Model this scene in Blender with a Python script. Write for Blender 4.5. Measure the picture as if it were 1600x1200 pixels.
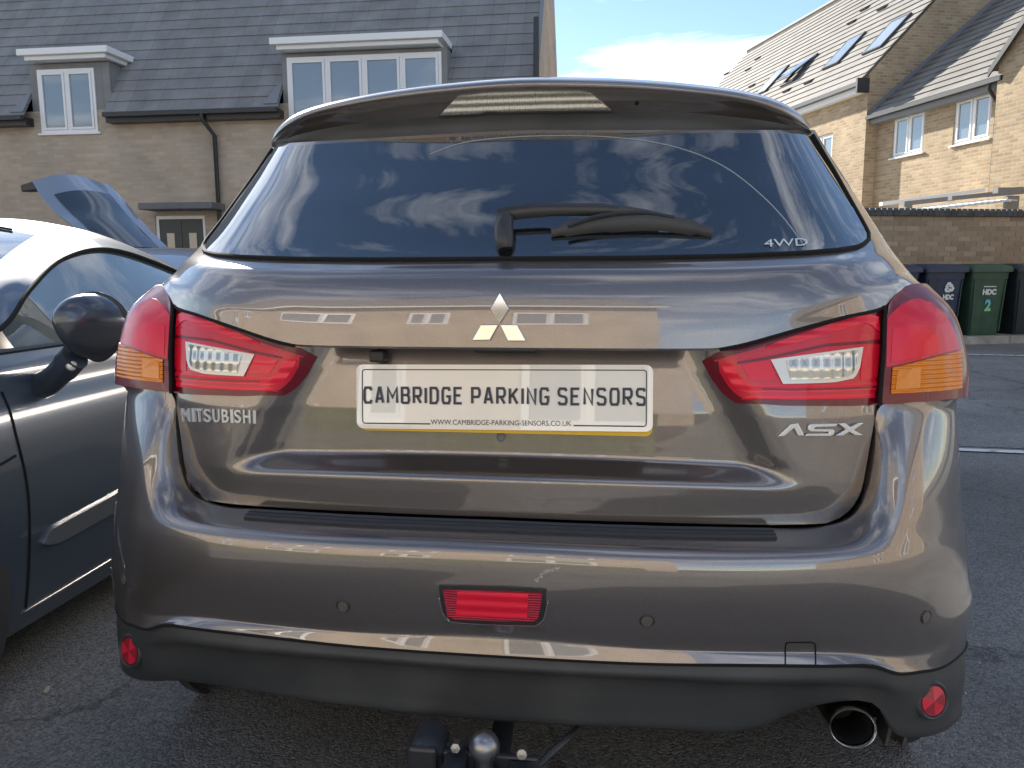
import bpy, bmesh, math, random
import numpy as np
from math import sin, cos, tan, atan2, radians, pi, sqrt, hypot
from mathutils import Vector, Matrix
from mathutils.bvhtree import BVHTree
random.seed(7)
S = bpy.context.scene
for o in list(bpy.data.objects): bpy.data.objects.remove(o)
COL = S.collection

# ------------------------------------------------------------------ camera
W0, H0 = 1600, 1200                       # pixel frame used for measuring
CC = np.array([0.19665, -1.22823, 1.12572])
YAW, PIT, ROL, FPX = radians(7.597), radians(-8.3596), radians(.2688), 1235.6
def _rot(yaw, pitch, roll):
    cy, sy, cp, sp, cr, sr = cos(yaw), sin(yaw), cos(pitch), sin(pitch), cos(roll), sin(roll)
    return np.array([[cy,-sy,0],[sy,cy,0],[0,0,1]]) @ np.array([[1,0,0],[0,cp,-sp],[0,sp,cp]]) @ np.array([[cr,0,sr],[0,1,0],[-sr,0,cr]])
CM = _rot(YAW, PIT, ROL)
cam = bpy.data.cameras.new('camera'); camo = bpy.data.objects.new('camera', cam); COL.objects.link(camo)
cam.sensor_width = 36; cam.sensor_fit = 'HORIZONTAL'; cam.lens = 36*FPX/W0
cam.clip_start = .05; cam.clip_end = 3000
r_, f_, u_ = CM[:,0], CM[:,1], CM[:,2]
camo.matrix_world = Matrix(((r_[0],u_[0],-f_[0],CC[0]),(r_[1],u_[1],-f_[1],CC[1]),(r_[2],u_[2],-f_[2],CC[2]),(0,0,0,1)))
S.camera = camo

# ------------------------------------------------------------------ sky, sun, exposure
SUN_AZ, SUN_EL = radians(34), radians(26.5)        # azimuth left of +Y
w = bpy.data.worlds.new('World'); S.world = w; w.use_nodes = True
nt = w.node_tree; N = nt.nodes; L = nt.links; N.clear()
out = N.new('ShaderNodeOutputWorld'); bg = N.new('ShaderNodeBackground'); sky = N.new('ShaderNodeTexSky')
sky.sky_type = 'NISHITA'; sky.sun_disc = False; sky.sun_elevation = SUN_EL; sky.sun_rotation = -SUN_AZ
sky.air_density = .9; sky.dust_density = .05; sky.ozone_density = 1.4
tc = N.new('ShaderNodeTexCoord'); sep = N.new('ShaderNodeSeparateXYZ'); L.new(tc.outputs['Generated'], sep.inputs[0])
zz = N.new('ShaderNodeMath'); zz.operation = 'MAXIMUM'; L.new(sep.outputs['Z'], zz.inputs[0]); zz.inputs[1].default_value = 0
za = N.new('ShaderNodeMath'); za.operation = 'ADD'; L.new(zz.outputs[0], za.inputs[0]); za.inputs[1].default_value = .22
dv = N.new('ShaderNodeVectorMath'); dv.operation = 'DIVIDE'
cmb = N.new('ShaderNodeCombineXYZ')
for i in range(3): L.new(za.outputs[0], cmb.inputs[i])
L.new(tc.outputs['Generated'], dv.inputs[0]); L.new(cmb.outputs[0], dv.inputs[1])
mp = N.new('ShaderNodeMapping'); mp.inputs['Scale'].default_value = (1.0, 1.7, .4); mp.inputs['Location'].default_value = (8.6, 2.1, 2.3)
mp.inputs['Rotation'].default_value = (0, 0, .5)
L.new(dv.outputs[0], mp.inputs['Vector'])
nz = N.new('ShaderNodeTexNoise'); nz.inputs['Scale'].default_value = 1.35; nz.inputs['Detail'].default_value = 9; nz.inputs['Roughness'].default_value = .63; nz.inputs['Distortion'].default_value = .5
L.new(mp.outputs[0], nz.inputs['Vector'])
rp = N.new('ShaderNodeValToRGB'); rp.color_ramp.elements[0].position = .47; rp.color_ramp.elements[1].position = .72
rp.color_ramp.elements[0].color = (0,0,0,1); rp.color_ramp.elements[1].color = (.85,.85,.85,1)
L.new(nz.outputs['Fac'], rp.inputs[0])
mx = N.new('ShaderNodeMix'); mx.data_type = 'RGBA'; L.new(rp.outputs[0], mx.inputs['Factor'])
L.new(sky.outputs[0], mx.inputs['A']); mx.inputs['B'].default_value = (10.5, 10.6, 10.8, 1)
L.new(mx.outputs['Result'], bg.inputs['Color']); bg.inputs['Strength'].default_value = .053
L.new(bg.outputs[0], out.inputs[0])
sl = bpy.data.lights.new('sun', 'SUN'); sl.energy = 3.3; sl.angle = radians(.55); sl.color = (1, .93, .82)
so = bpy.data.objects.new('sun', sl); COL.objects.link(so)
sdir = Vector((-sin(SUN_AZ)*cos(SUN_EL), cos(SUN_AZ)*cos(SUN_EL), sin(SUN_EL)))
so.rotation_euler = sdir.to_track_quat('Z', 'Y').to_euler(); so.location = (-8, 9, 12)
S.view_settings.view_transform = 'Standard'; S.view_settings.look = 'None'; S.view_settings.gamma = 1
S.view_settings.use_curve_mapping = False
S.view_settings.exposure = 2.0
S.render.engine = 'CYCLES'; S.cycles.max_bounces = 8; S.cycles.transparent_max_bounces = 12

# ------------------------------------------------------------------ pixel helpers (a pixel is a direction only)
def ray(x, y): return CM @ np.array([(x-W0/2)/FPX, 1, (H0/2-y)/FPX])
def atz(x, y, z=0): d = ray(x,y); return CC + d*(z-CC[2])/d[2]
def aty(x, y, Y): d = ray(x,y); return CC + d*(Y-CC[1])/d[1]
def atx(x, y, X): d = ray(x,y); return CC + d*(X-CC[0])/d[0]
TH = radians(17.73)                        # the right-hand houses stand turned by this
RU = np.array([cos(TH), sin(TH), 0]); RV = np.array([-sin(TH), cos(TH), 0])
def loc2w(p): return np.array([p[0]*RU[0]+p[1]*RV[0], p[0]*RU[1]+p[1]*RV[1], p[2]])
def w2loc(p): return np.array([p[0]*RU[0]+p[1]*RU[1], p[0]*RV[0]+p[1]*RV[1], p[2]])
def at_lx(x, y, X): d = ray(x,y); return w2loc(CC + d*(X-CC@RU)/(d@RU))
def at_ly(x, y, Y): d = ray(x,y); return w2loc(CC + d*(Y-CC@RV)/(d@RV))
def on_plane(x, y, P, n): d = ray(x,y); return CC + d*((np.asarray(P)-CC)@n)/(d@n)

# ------------------------------------------------------------------ object helpers
INV = {}
def thing(name, label, cat, loc=(0,0,0), rz=0, group=None):
    o = bpy.data.objects.new(name, None); COL.objects.link(o); o.location = loc; o.rotation_euler = (0,0,rz)
    o.empty_display_size = .2
    o['label'] = label; o['category'] = cat
    if group: o['group'] = group
    INV[o] = (Matrix.Translation(Vector(loc)) @ Matrix.Rotation(rz, 4, 'Z')).inverted()
    return o
def tag(o, label=None, cat=None, group=None, kind=None):
    if label: o['label'] = label
    if cat: o['category'] = cat
    if group: o['group'] = group
    if kind: o['kind'] = kind
    return o
class MB:
    """collects faces in world coordinates (through T) and links them as one mesh object"""
    def __init__(s, T=None): s.v = []; s.f = []; s.T = T
    def add(s, vs, fs):
        b = len(s.v)
        s.v += [tuple(s.T(p)) if s.T else tuple(p) for p in vs]
        s.f += [tuple(i+b for i in f) for f in fs]; return s
    def box(s, x0, x1, y0, y1, z0, z1):
        return s.add([(x0,y0,z0),(x1,y0,z0),(x1,y1,z0),(x0,y1,z0),(x0,y0,z1),(x1,y0,z1),(x1,y1,z1),(x0,y1,z1)],
              [(3,2,1,0),(4,5,6,7),(0,1,5,4),(1,2,6,5),(2,3,7,6),(3,0,4,7)])
    def prism(s, poly, vec):
        n = len(poly); v = np.array(vec); p = [np.array(q, float) for q in poly]
        return s.add(p + [q+v for q in p], [tuple(range(n))[::-1], tuple(range(n, 2*n))] + [(i,(i+1)%n,(i+1)%n+n,i+n) for i in range(n)])
    def quad(s, a, b, c, d): return s.add([a,b,c,d], [(0,1,2,3)])
    def grid(s, G, close_u=False):
        nv, nu = len(G), len(G[0]); vs = [p for r in G for p in r]; fs = []
        for j in range(nv-1):
            for i in range(nu if close_u else nu-1):
                k = (i+1) % nu; fs.append((j*nu+i, j*nu+k, (j+1)*nu+k, (j+1)*nu+i))
        return s.add(vs, fs)
    def tube(s, path, r, n=10, caps=True):
        P = [np.array(p, float) for p in path]; R = r if hasattr(r, '__len__') else [r]*len(P); rows = []
        up = None
        for i, p in enumerate(P):
            t = P[min(i+1,len(P)-1)] - P[max(i-1,0)]; t = t/np.linalg.norm(t)
            if up is None: up = np.array([0,0,1.]) if abs(t[2]) < .9 else np.array([0,1.,0])
            a = np.cross(up, t); a /= np.linalg.norm(a); b = np.cross(t, a); up = b
            rr = R[i] if hasattr(R[i], '__len__') else (R[i], R[i])
            rows.append([p + a*rr[0]*cos(2*pi*k/n) + b*rr[1]*sin(2*pi*k/n) for k in range(n)])
        s.grid(rows, True)
        if caps:
            s.add(rows[0], [tuple(range(n))[::-1]]); s.add(rows[-1], [tuple(range(n))])
        return s
    def lathe(s, c, axis, prof, n=32):
        c = np.array(c, float); ax = np.array(axis, float); ax /= np.linalg.norm(ax)
        a = np.cross(ax, [0,0,1.]) if abs(ax[2]) < .9 else np.cross(ax, [1.,0,0]); a /= np.linalg.norm(a); b = np.cross(ax, a)
        rows = [[c + ax*h + (a*cos(2*pi*k/n)+b*sin(2*pi*k/n))*max(r,1e-4) for k in range(n)] for r, h in prof]
        return s.grid(rows, True)
    def build(s, name, mat, parent=None, smooth=False, uv=False, angle=40, bevel=0, local=None):
        me = bpy.data.meshes.new(name); V = s.v
        root = parent
        while root is not None and root.parent is not None: root = root.parent
        inv = INV.get(root)
        if inv is not None: V = [tuple(inv @ Vector(p)) for p in V]
        me.from_pydata([tuple(map(float,p)) for p in V], [], s.f); me.update()
        if uv:
            ul = me.uv_layers.new(name='UVMap').data
            for p in me.polygons:
                n = p.normal
                t = Vector((0,0,1)).cross(n)
                t = Vector((1,0,0)) if t.length < .05 else t.normalized()
                b = n.cross(t)
                for li in p.loop_indices:
                    co = me.vertices[me.loops[li].vertex_index].co; ul[li].uv = (co.dot(t), co.dot(b))
        o = bpy.data.objects.new(name, me); COL.objects.link(o); o.parent = parent
        if mat: me.materials.append(mat)
        if smooth: soft(o, angle)
        if bevel:
            m = o.modifiers.new('bevel', 'BEVEL'); m.width = bevel; m.segments = 2; m.limit_method = 'ANGLE'; m.angle_limit = radians(35)
        return o
def soft(o, angle=40):
    me = o.data
    bm = bmesh.new(); bm.from_mesh(me); bmesh.ops.remove_doubles(bm, verts=bm.verts, dist=1e-5)
    bmesh.ops.recalc_face_normals(bm, faces=bm.faces)
    for e in bm.edges:
        if len(e.link_faces) == 2: e.smooth = e.calc_face_angle(0) < radians(angle)
    for f in bm.faces: f.smooth = True
    bm.to_mesh(me); bm.free()
def copy_tree(o, parent=None):
    c = o.copy(); COL.objects.link(c); c.parent = parent
    for ch in list(o.children): copy_tree(ch, c)
    return c
# splines ------------------------------------------------------------
def spl(pts, n, closed=False):
    """Catmull-Rom through pts, chord parameter, n samples"""
    P = np.array(pts, float)
    d = np.sqrt(np.linalg.norm(np.diff(P, axis=0), axis=1)) + 1e-9
    t = np.concatenate([[0], np.cumsum(d)]); m = np.zeros_like(P); k = len(P)
    for i in range(k):
        if i == 0: m[i] = (P[1]-P[0])/(t[1]-t[0])
        elif i == k-1: m[i] = (P[-1]-P[-2])/(t[-1]-t[-2])
        else:
            a = (P[i]-P[i-1])/(t[i]-t[i-1]); b = (P[i+1]-P[i])/(t[i+1]-t[i]); h0, h1 = t[i]-t[i-1], t[i+1]-t[i]
            m[i] = (a*h1+b*h0)/(h0+h1)
    T = np.linspace(0, t[-1], n); R = []
    for s in T:
        i = min(np.searchsorted(t, s, 'right')-1, k-2); h = t[i+1]-t[i]; q = (s-t[i])/h
        R.append((2*q**3-3*q*q+1)*P[i] + (q**3-2*q*q+q)*h*m[i] + (-2*q**3+3*q*q)*P[i+1] + (q**3-q*q)*h*m[i+1])
    return np.array(R)
def spl_at(pts, per):
    """like spl but 'per' samples in each span, so rows with equal point counts stay aligned"""
    P = np.array(pts, float); k = len(P)
    d = np.sqrt(np.linalg.norm(np.diff(P, axis=0), axis=1)) + 1e-6
    t = np.concatenate([[0], np.cumsum(d)]); m = np.zeros_like(P)
    for i in range(k):
        if i == 0: m[i] = (P[1]-P[0])/d[0]
        elif i == k-1: m[i] = (P[-1]-P[-2])/d[-1]
        else:
            a = (P[i]-P[i-1])/d[i-1]; b = (P[i+1]-P[i])/d[i]
            m[i] = (a*d[i]+b*d[i-1])/(d[i]+d[i-1])
    R = []
    for i in range(k-1):
        for j in range(per + (1 if i == k-2 else 0)):
            q = j/per; h = d[i]
            R.append((2*q**3-3*q*q+1)*P[i] + (q**3-2*q*q+q)*h*m[i] + (-2*q**3+3*q*q)*P[i+1] + (q**3-q*q)*h*m[i+1])
    return np.array(R)
def mir(row): return [np.array([-p[0], p[1], p[2]]) for p in row]
def full(row, left=None):
    """centre..right row -> left..centre..right"""
    l = mir(left if left is not None else row)
    return l[::-1][:-1] + [np.array(p, float) for p in row]
def loft(rows, pu=4, pv=5):
    R = [spl_at(r, pu) for r in rows]
    n = len(R[0]); cols = [spl_at([R[j][i] for j in range(len(R))], pv) for i in range(n)]
    return [[cols[i][j] for i in range(n)] for j in range(len(cols[0]))]
def interp(x, xs, ys): return float(np.interp(x, xs, ys))
def sstep(a, b, x):
    t = min(1, max(0, (x-a)/(b-a))); return t*t*(3-2*t)
def bvh_of(G):
    nv, nu = len(G), len(G[0]); vs = [tuple(p) for r in G for p in r]
    return BVHTree.FromPolygons(vs, [(j*nu+i, j*nu+i+1, (j+1)*nu+i+1, (j+1)*nu+i) for j in range(nv-1) for i in range(nu-1)])
def hit(T, px, py):
    d = Vector(ray(px, py)).normalized(); p, n, i, q = T.ray_cast(Vector(CC), d)
    if p is None:                          # the ray passes just beside the sheet: take its nearest point
        best = None
        for k in range(60):
            a, m, i2, q2 = T.find_nearest(Vector(CC) + d*(1.0+k*.02))
            if best is None or q2 < best[0]: best = (q2, a, m)
        p, n = best[1], best[2]
    if n.dot(d) > 0: n = -n
    return np.array(p), np.array(n)
def hits(T, pts, off=0.0):
    R = []
    for px, py in pts:
        p, n = hit(T, px, py)
        if p is None: raise ValueError('ray misses at %s %s' % (px, py))
        R.append(p + n*off)
    return R
def dense(pts, n): return spl_lin(pts, n)
def spl_lin(pts, n):
    P = np.array(pts, float); d = np.concatenate([[0], np.cumsum(np.linalg.norm(np.diff(P, axis=0), axis=1))])
    return np.array([[np.interp(s, d, P[:,k]) for k in range(P.shape[1])] for s in np.linspace(0, d[-1], n)])
def patch(T, top, bot, nu=24, nv=8, off=.003, lin=True):
    """grid between two pixel polylines, laid on surface T"""
    f = spl_lin if lin else spl
    A, B = f(top, nu), f(bot, nu); G = []
    for j in range(nv):
        t = j/(nv-1); G.append(hits(T, [A[i]*(1-t)+B[i]*t for i in range(nu)], off))
    return G
def rim(G, depth, mb, dirn=None):
    """skirt round a grid's border, pushed back along its normals"""
    nv, nu = len(G), len(G[0]); A = np.array(G)
    loop = [(0,i) for i in range(nu)] + [(j,nu-1) for j in range(1,nv)] + [(nv-1,i) for i in range(nu-2,-1,-1)] + [(j,0) for j in range(nv-2,0,-1)]
    c = A.reshape(-1,3).mean(0)
    if dirn is None:
        a = A[nv-1][0]-A[0][nu-1]; b = A[nv-1][nu-1]-A[0][0]; n = np.cross(a, b); n /= np.linalg.norm(n)
        if n @ (c-CC) < 0: n = -n
        dirn = n
    o = [A[j][i] for j, i in loop]; q = [p + np.array(dirn)*depth for p in o]
    mb.grid([o + [o[0]], q + [q[0]]])
def solid(G, depth=.012, mb=None, dirn=None):
    mb = mb or MB(); mb.grid(G); rim(G, depth, mb, dirn); return mb
def mirG(G): return [[np.array([-p[0], p[1], p[2]]) for p in r] for r in G]
def halfG(G):
    """first column snapped to the car's centre plane, then mirrored to a full grid"""
    R = []
    for r in G:
        r = [np.array(p) for p in r]; r[0] = np.array([0, r[0][1], r[0][2]]); R.append(mir(r)[::-1][:-1] + r)
    return R

# ------------------------------------------------------------------ materials
MATS = {}
def mat(name, col, rough=.5, metal=0., coat=0., coat_rough=.03, ior=1.5, spec=.5, coat_ior=1.5, trans=0.):
    if name in MATS: return MATS[name]
    m = bpy.data.materials.new(name); m.use_nodes = True; b = m.node_tree.nodes['Principled BSDF']
    b.inputs['Base Color'].default_value = (*col, 1); b.inputs['Roughness'].default_value = rough; b.inputs['Metallic'].default_value = metal
    b.inputs['Coat Weight'].default_value = coat; b.inputs['Coat Roughness'].default_value = coat_rough; b.inputs['Coat IOR'].default_value = coat_ior
    b.inputs['IOR'].default_value = ior; b.inputs['Transmission Weight'].default_value = trans
    MATS[name] = m; return m
def nd(m, t, **k):
    n = m.node_tree.nodes.new(t)
    for a, v in k.items():
        if hasattr(n, a): setattr(n, a, v)
        else: n.inputs[a].default_value = v
    return n
def lk(m, a, b): m.node_tree.links.new(a, b)
def bsdf(m): return m.node_tree.nodes['Principled BSDF']
def coords(m, kind='Object', scale=None):
    t = nd(m, 'ShaderNodeTexCoord')
    o = t.outputs[kind]
    if scale is not None:
        p = nd(m, 'ShaderNodeMapping'); p.inputs['Scale'].default_value = scale if hasattr(scale,'__len__') else (scale,)*3
        lk(m, o, p.inputs[0]); o = p.outputs[0]
    return o
def geo(m):
    return nd(m, 'ShaderNodeNewGeometry').outputs['Position']
def vary(m, c1, c2, scale=3., detail=5, coord=None, lo=.35, hi=.65, inp='Base Color'):
    n = nd(m, 'ShaderNodeTexNoise'); n.inputs['Scale'].default_value = scale; n.inputs['Detail'].default_value = detail
    lk(m, coord if coord else coords(m), n.inputs['Vector'])
    r = nd(m, 'ShaderNodeValToRGB'); r.color_ramp.elements[0].position = lo; r.color_ramp.elements[1].position = hi
    r.color_ramp.elements[0].color = (*c1, 1); r.color_ramp.elements[1].color = (*c2, 1)
    lk(m, n.outputs['Fac'], r.inputs[0]); lk(m, r.outputs[0], bsdf(m).inputs[inp]); return r
def bumpn(m, scale, strength=.2, dist=.01, detail=4, coord=None, tex='noise'):
    n = nd(m, 'ShaderNodeTexNoise'); n.inputs['Scale'].default_value = scale; n.inputs['Detail'].default_value = detail
    lk(m, coord if coord else coords(m), n.inputs['Vector'])
    b = nd(m, 'ShaderNodeBump'); b.inputs['Strength'].default_value = strength; b.inputs['Distance'].default_value = dist
    lk(m, n.outputs['Fac'], b.inputs['Height']); lk(m, b.outputs[0], bsdf(m).inputs['Normal']); return b
def brick_mat(name, c1, c2, mortar, bw=.225, bh=.075, ms=.008, bump=.5):
    m = mat(name, c1, .9); t = nd(m, 'ShaderNodeTexBrick')
    lk(m, coords(m, 'UV'), t.inputs['Vector'])
    t.inputs['Scale'].default_value = 1; t.inputs['Brick Width'].default_value = bw; t.inputs['Row Height'].default_value = bh
    t.inputs['Mortar Size'].default_value = ms; t.inputs['Mortar Smooth'].default_value = .2; t.inputs['Bias'].default_value = 0
    t.inputs['Color1'].default_value = (*c1,1); t.inputs['Color2'].default_value = (*c2,1); t.inputs['Mortar'].default_value = (*mortar,1)
    n = nd(m, 'ShaderNodeTexNoise'); n.inputs['Scale'].default_value = 1.1; n.inputs['Detail'].default_value = 8
    lk(m, coords(m, 'UV'), n.inputs['Vector'])
    r = nd(m, 'ShaderNodeMapRange'); r.inputs['From Min'].default_value = .3; r.inputs['From Max'].default_value = .7; r.inputs['To Min'].default_value = .78; r.inputs['To Max'].default_value = 1.12
    lk(m, n.outputs['Fac'], r.inputs[0])
    x = nd(m, 'ShaderNodeMix'); x.data_type = 'RGBA'; x.blend_type = 'MULTIPLY'; x.inputs['Factor'].default_value = 1
    lk(m, t.outputs['Color'], x.inputs['A']); lk(m, r.outputs[0], x.inputs['B']); lk(m, x.outputs['Result'], bsdf(m).inputs['Base Color'])
    b = nd(m, 'ShaderNodeBump'); b.invert = True; b.inputs['Strength'].default_value = bump; b.inputs['Distance'].default_value = .008
    lk(m, t.outputs['Fac'], b.inputs['Height']); lk(m, b.outputs[0], bsdf(m).inputs['Normal'])
    return m
def tile_mat(name, c1, c2, w):
    m = mat(name, c1, .75); t = nd(m, 'ShaderNodeTexBrick'); lk(m, coords(m, 'UV'), t.inputs['Vector'])
    t.inputs['Scale'].default_value = 1; t.inputs['Brick Width'].default_value = w; t.inputs['Row Height'].default_value = 50; t.inputs['Mortar Size'].default_value = .006
    t.inputs['Color1'].default_value = (*c1,1); t.inputs['Color2'].default_value = (*c2,1); t.inputs['Mortar'].default_value = tuple(q*.8 for q in c1)+(1,)
    n = nd(m, 'ShaderNodeTexNoise'); n.inputs['Scale'].default_value = 2.2; n.inputs['Detail'].default_value = 8; lk(m, geo(m), n.inputs['Vector'])
    r = nd(m, 'ShaderNodeMapRange'); r.inputs['From Min'].default_value = .3; r.inputs['From Max'].default_value = .7; r.inputs['To Min'].default_value = .8; r.inputs['To Max'].default_value = 1.15
    lk(m, n.outputs['Fac'], r.inputs[0])
    x = nd(m, 'ShaderNodeMix'); x.data_type = 'RGBA'; x.blend_type = 'MULTIPLY'; x.inputs['Factor'].default_value = 1
    lk(m, t.outputs['Color'], x.inputs['A']); lk(m, r.outputs[0], x.inputs['B']); lk(m, x.outputs['Result'], bsdf(m).inputs['Base Color'])
    return m
BRK_BUFF = brick_mat('brick_buff', (.31,.215,.12), (.47,.35,.215), (.40,.34,.26), ms=.012)
BRK_LEFT = brick_mat('brick_pale', (.42,.335,.25), (.50,.405,.31), (.42,.37,.31))
BRK_WALL = mat('brick_wall', (.33,.25,.17), .9)
_n = nd(BRK_WALL, 'ShaderNodeObjectInfo'); _r = nd(BRK_WALL, 'ShaderNodeValToRGB'); lk(BRK_WALL, _n.outputs['Random'], _r.inputs[0])
_r.color_ramp.elements[0].color = (.27,.20,.135,1); _r.color_ramp.elements[1].color = (.40,.31,.215,1); lk(BRK_WALL, _r.outputs[0], bsdf(BRK_WALL).inputs['Base Color'])
bumpn(BRK_WALL, 60, .5, .004)
MORTAR = mat('mortar', (.30,.26,.20), .95); bumpn(MORTAR, 80, .4, .004)
TILE_R = tile_mat('tile_grey_brown', (.165,.157,.147), (.205,.197,.186), .33)
TILE_L = tile_mat('tile_slate', (.20,.20,.20), (.23,.23,.228), .30)
UPVC = mat('white_upvc', (.78,.78,.78), .35)
WHITE = mat('white_paint', (.80,.80,.79), .5)
BLACKPL = mat('black_gutter', (.02,.021,.023), .35)
LEAD = mat('lead', (.20,.21,.23), .55)
HGLASS = mat('house_glass', (.17,.20,.23), .04, 0, 1, .0, coat_ior=2.0)
CURTAIN = mat('curtain', (.62,.62,.60), .8)
DARKW = mat('dark_room', (.03,.032,.035), .8)
# ------------------------------------------------------------------ ground, road, markings
ASPH = mat('asphalt', (.05,.05,.052), .85)
def asphalt(m, base, base2, fine=1.0):
    P = geo(m); b = bsdf(m)
    n1 = nd(m, 'ShaderNodeTexNoise'); n1.inputs['Scale'].default_value = 1.3; n1.inputs['Detail'].default_value = 6; lk(m, P, n1.inputs['Vector'])
    r1 = nd(m, 'ShaderNodeValToRGB'); r1.color_ramp.elements[0].position = .35; r1.color_ramp.elements[1].position = .7
    r1.color_ramp.elements[0].color = (*base,1); r1.color_ramp.elements[1].color = (*base2,1); lk(m, n1.outputs['Fac'], r1.inputs[0])
    v = nd(m, 'ShaderNodeTexVoronoi'); v.inputs['Scale'].default_value = 170; lk(m, P, v.inputs['Vector'])
    r2 = nd(m, 'ShaderNodeValToRGB'); r2.color_ramp.interpolation = 'LINEAR'
    r2.color_ramp.elements[0].position = 0; r2.color_ramp.elements[0].color = (.55,.55,.55,1); r2.color_ramp.elements[1].position = 1; r2.color_ramp.elements[1].color = (1.6,1.58,1.52,1)
    sp = nd(m, 'ShaderNodeSeparateColor'); lk(m, v.outputs['Color'], sp.inputs[0]); lk(m, sp.outputs[0], r2.inputs[0])
    x = nd(m, 'ShaderNodeMix'); x.data_type = 'RGBA'; x.blend_type = 'MULTIPLY'; x.inputs['Factor'].default_value = .9
    lk(m, r1.outputs[0], x.inputs['A']); lk(m, r2.outputs[0], x.inputs['B'])
    # sparse pale grit
    v2 = nd(m, 'ShaderNodeTexVoronoi'); v2.inputs['Scale'].default_value = 62; lk(m, P, v2.inputs['Vector'])
    lt = nd(m, 'ShaderNodeMath'); lt.operation = 'LESS_THAN'; lt.inputs[1].default_value = .13; lk(m, v2.outputs['Distance'], lt.inputs[0])
    s2 = nd(m, 'ShaderNodeSeparateColor'); lk(m, v2.outputs['Color'], s2.inputs[0])
    gt = nd(m, 'ShaderNodeMath'); gt.operation = 'GREATER_THAN'; gt.inputs[1].default_value = .86; lk(m, s2.outputs[1], gt.inputs[0])
    mu = nd(m, 'ShaderNodeMath'); mu.operation = 'MULTIPLY'; lk(m, lt.outputs[0], mu.inputs[0]); lk(m, gt.outputs[0], mu.inputs[1])
    y = nd(m, 'ShaderNodeMix'); y.data_type = 'RGBA'; lk(m, mu.outputs[0], y.inputs['Factor']); lk(m, x.outputs['Result'], y.inputs['A']); y.inputs['B'].default_value = (.30,.29,.27,1)
    # oil stains, damp patches and fine cracks
    n3 = nd(m, 'ShaderNodeTexNoise'); n3.inputs['Scale'].default_value = .55; n3.inputs['Detail'].default_value = 9; n3.inputs['Roughness'].default_value = .68; lk(m, P, n3.inputs['Vector'])
    r3 = nd(m, 'ShaderNodeMapRange'); r3.inputs['From Min'].default_value = .38; r3.inputs['From Max'].default_value = .62; r3.inputs['To Min'].default_value = .72; r3.inputs['To Max'].default_value = 1.14; lk(m, n3.outputs['Fac'], r3.inputs[0])
    vc = nd(m, 'ShaderNodeTexVoronoi'); vc.feature = 'DISTANCE_TO_EDGE'; vc.inputs['Scale'].default_value = .42
    wv = nd(m, 'ShaderNodeVectorMath'); wv.operation = 'MULTIPLY_ADD'; lk(m, n3.outputs['Color'], wv.inputs[0]); wv.inputs[1].default_value = (1.1,1.1,0); lk(m, P, wv.inputs[2]); lk(m, wv.outputs[0], vc.inputs['Vector'])
    cr = nd(m, 'ShaderNodeMapRange'); cr.inputs['From Min'].default_value = 0; cr.inputs['From Max'].default_value = .006; cr.inputs['To Min'].default_value = .5; cr.inputs['To Max'].default_value = 1; lk(m, vc.outputs['Distance'], cr.inputs[0])
    mm = nd(m, 'ShaderNodeMath'); mm.operation = 'MULTIPLY'; lk(m, r3.outputs[0], mm.inputs[0]); lk(m, cr.outputs[0], mm.inputs[1])
    fx = nd(m, 'ShaderNodeMix'); fx.data_type = 'RGBA'; fx.blend_type = 'MULTIPLY'; fx.inputs['Factor'].default_value = 1; lk(m, y.outputs['Result'], fx.inputs['A']); lk(m, mm.outputs[0], fx.inputs['B'])
    lk(m, fx.outputs['Result'], b.inputs['Base Color'])
    bp = nd(m, 'ShaderNodeBump'); bp.inputs['Strength'].default_value = .7; bp.inputs['Distance'].default_value = .006; lk(m, v.outputs['Distance'], bp.inputs['Height']); bp.invert = True
    lk(m, bp.outputs[0], b.inputs['Normal'])
asphalt(ASPH, (.165,.166,.166), (.21,.21,.21))
ASPH2 = mat('asphalt_old', (.09,.09,.095), .85); asphalt(ASPH2, (.175,.177,.18), (.215,.217,.22))
LINE = mat('road_paint', (.62,.62,.60), .7)
vary(LINE, (.30,.30,.30), (.66,.66,.64), 14, 8, geo(LINE), .33, .5)
KERB = mat('kerb_stone', (.34,.32,.29), .9); vary(KERB, (.25,.235,.21), (.40,.38,.34), 5, 8, geo(KERB))
SLAB = mat('paving', (.30,.285,.26), .9); vary(SLAB, (.24,.225,.20), (.34,.32,.29), 3, 8, geo(SLAB))
g = MB(); g.quad((-900,-900,0),(900,-900,0),(900,900,0),(-900,900,0)); tag(g.build('ground', ASPH), kind='structure')
# carriageway of an older, paler asphalt passing in front of the bins
def strip(name, a, b, width, z, m, T=None):
    a, b = np.array(a, float), np.array(b, float); d = (b-a)/np.linalg.norm(b-a); n = np.array([-d[1], d[0]])*width/2
    mb = MB(); mb.quad((*(a-n), z), (*(b-n), z), (*(b+n), z), (*(a+n), z)); return tag(mb.build(name, m), kind='structure')
lA, lB = atz(1512, 704.5)[:2], atz(1600, 708)[:2]; dl = (lB-lA)/np.linalg.norm(lB-lA)
strip('road_marking', lA-dl*.9, lA+dl*4.5, .075, .008, LINE)
mA, mB = atz(1509, 554.5)[:2], atz(1600, 556.5)[:2]; dm = (mB-mA)/np.linalg.norm(mB-mA)
strip('road_marking', mA-dm*3.5, mA+dm*6, .09, .008, LINE)
g = MB(); q = np.array([-dl[1], dl[0]])
p0, p1 = lA-dl*1.2+q*.12, lA+dl*9+q*.12; m0, m1 = mA-dm*4-np.array([-dm[1],dm[0]])*.15, mA+dm*9-np.array([-dm[1],dm[0]])*.15
g.quad((*p0,.004),(*p1,.004),(*m1,.004),(*m0,.004)); tag(g.build('road', ASPH2), kind='structure')
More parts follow.
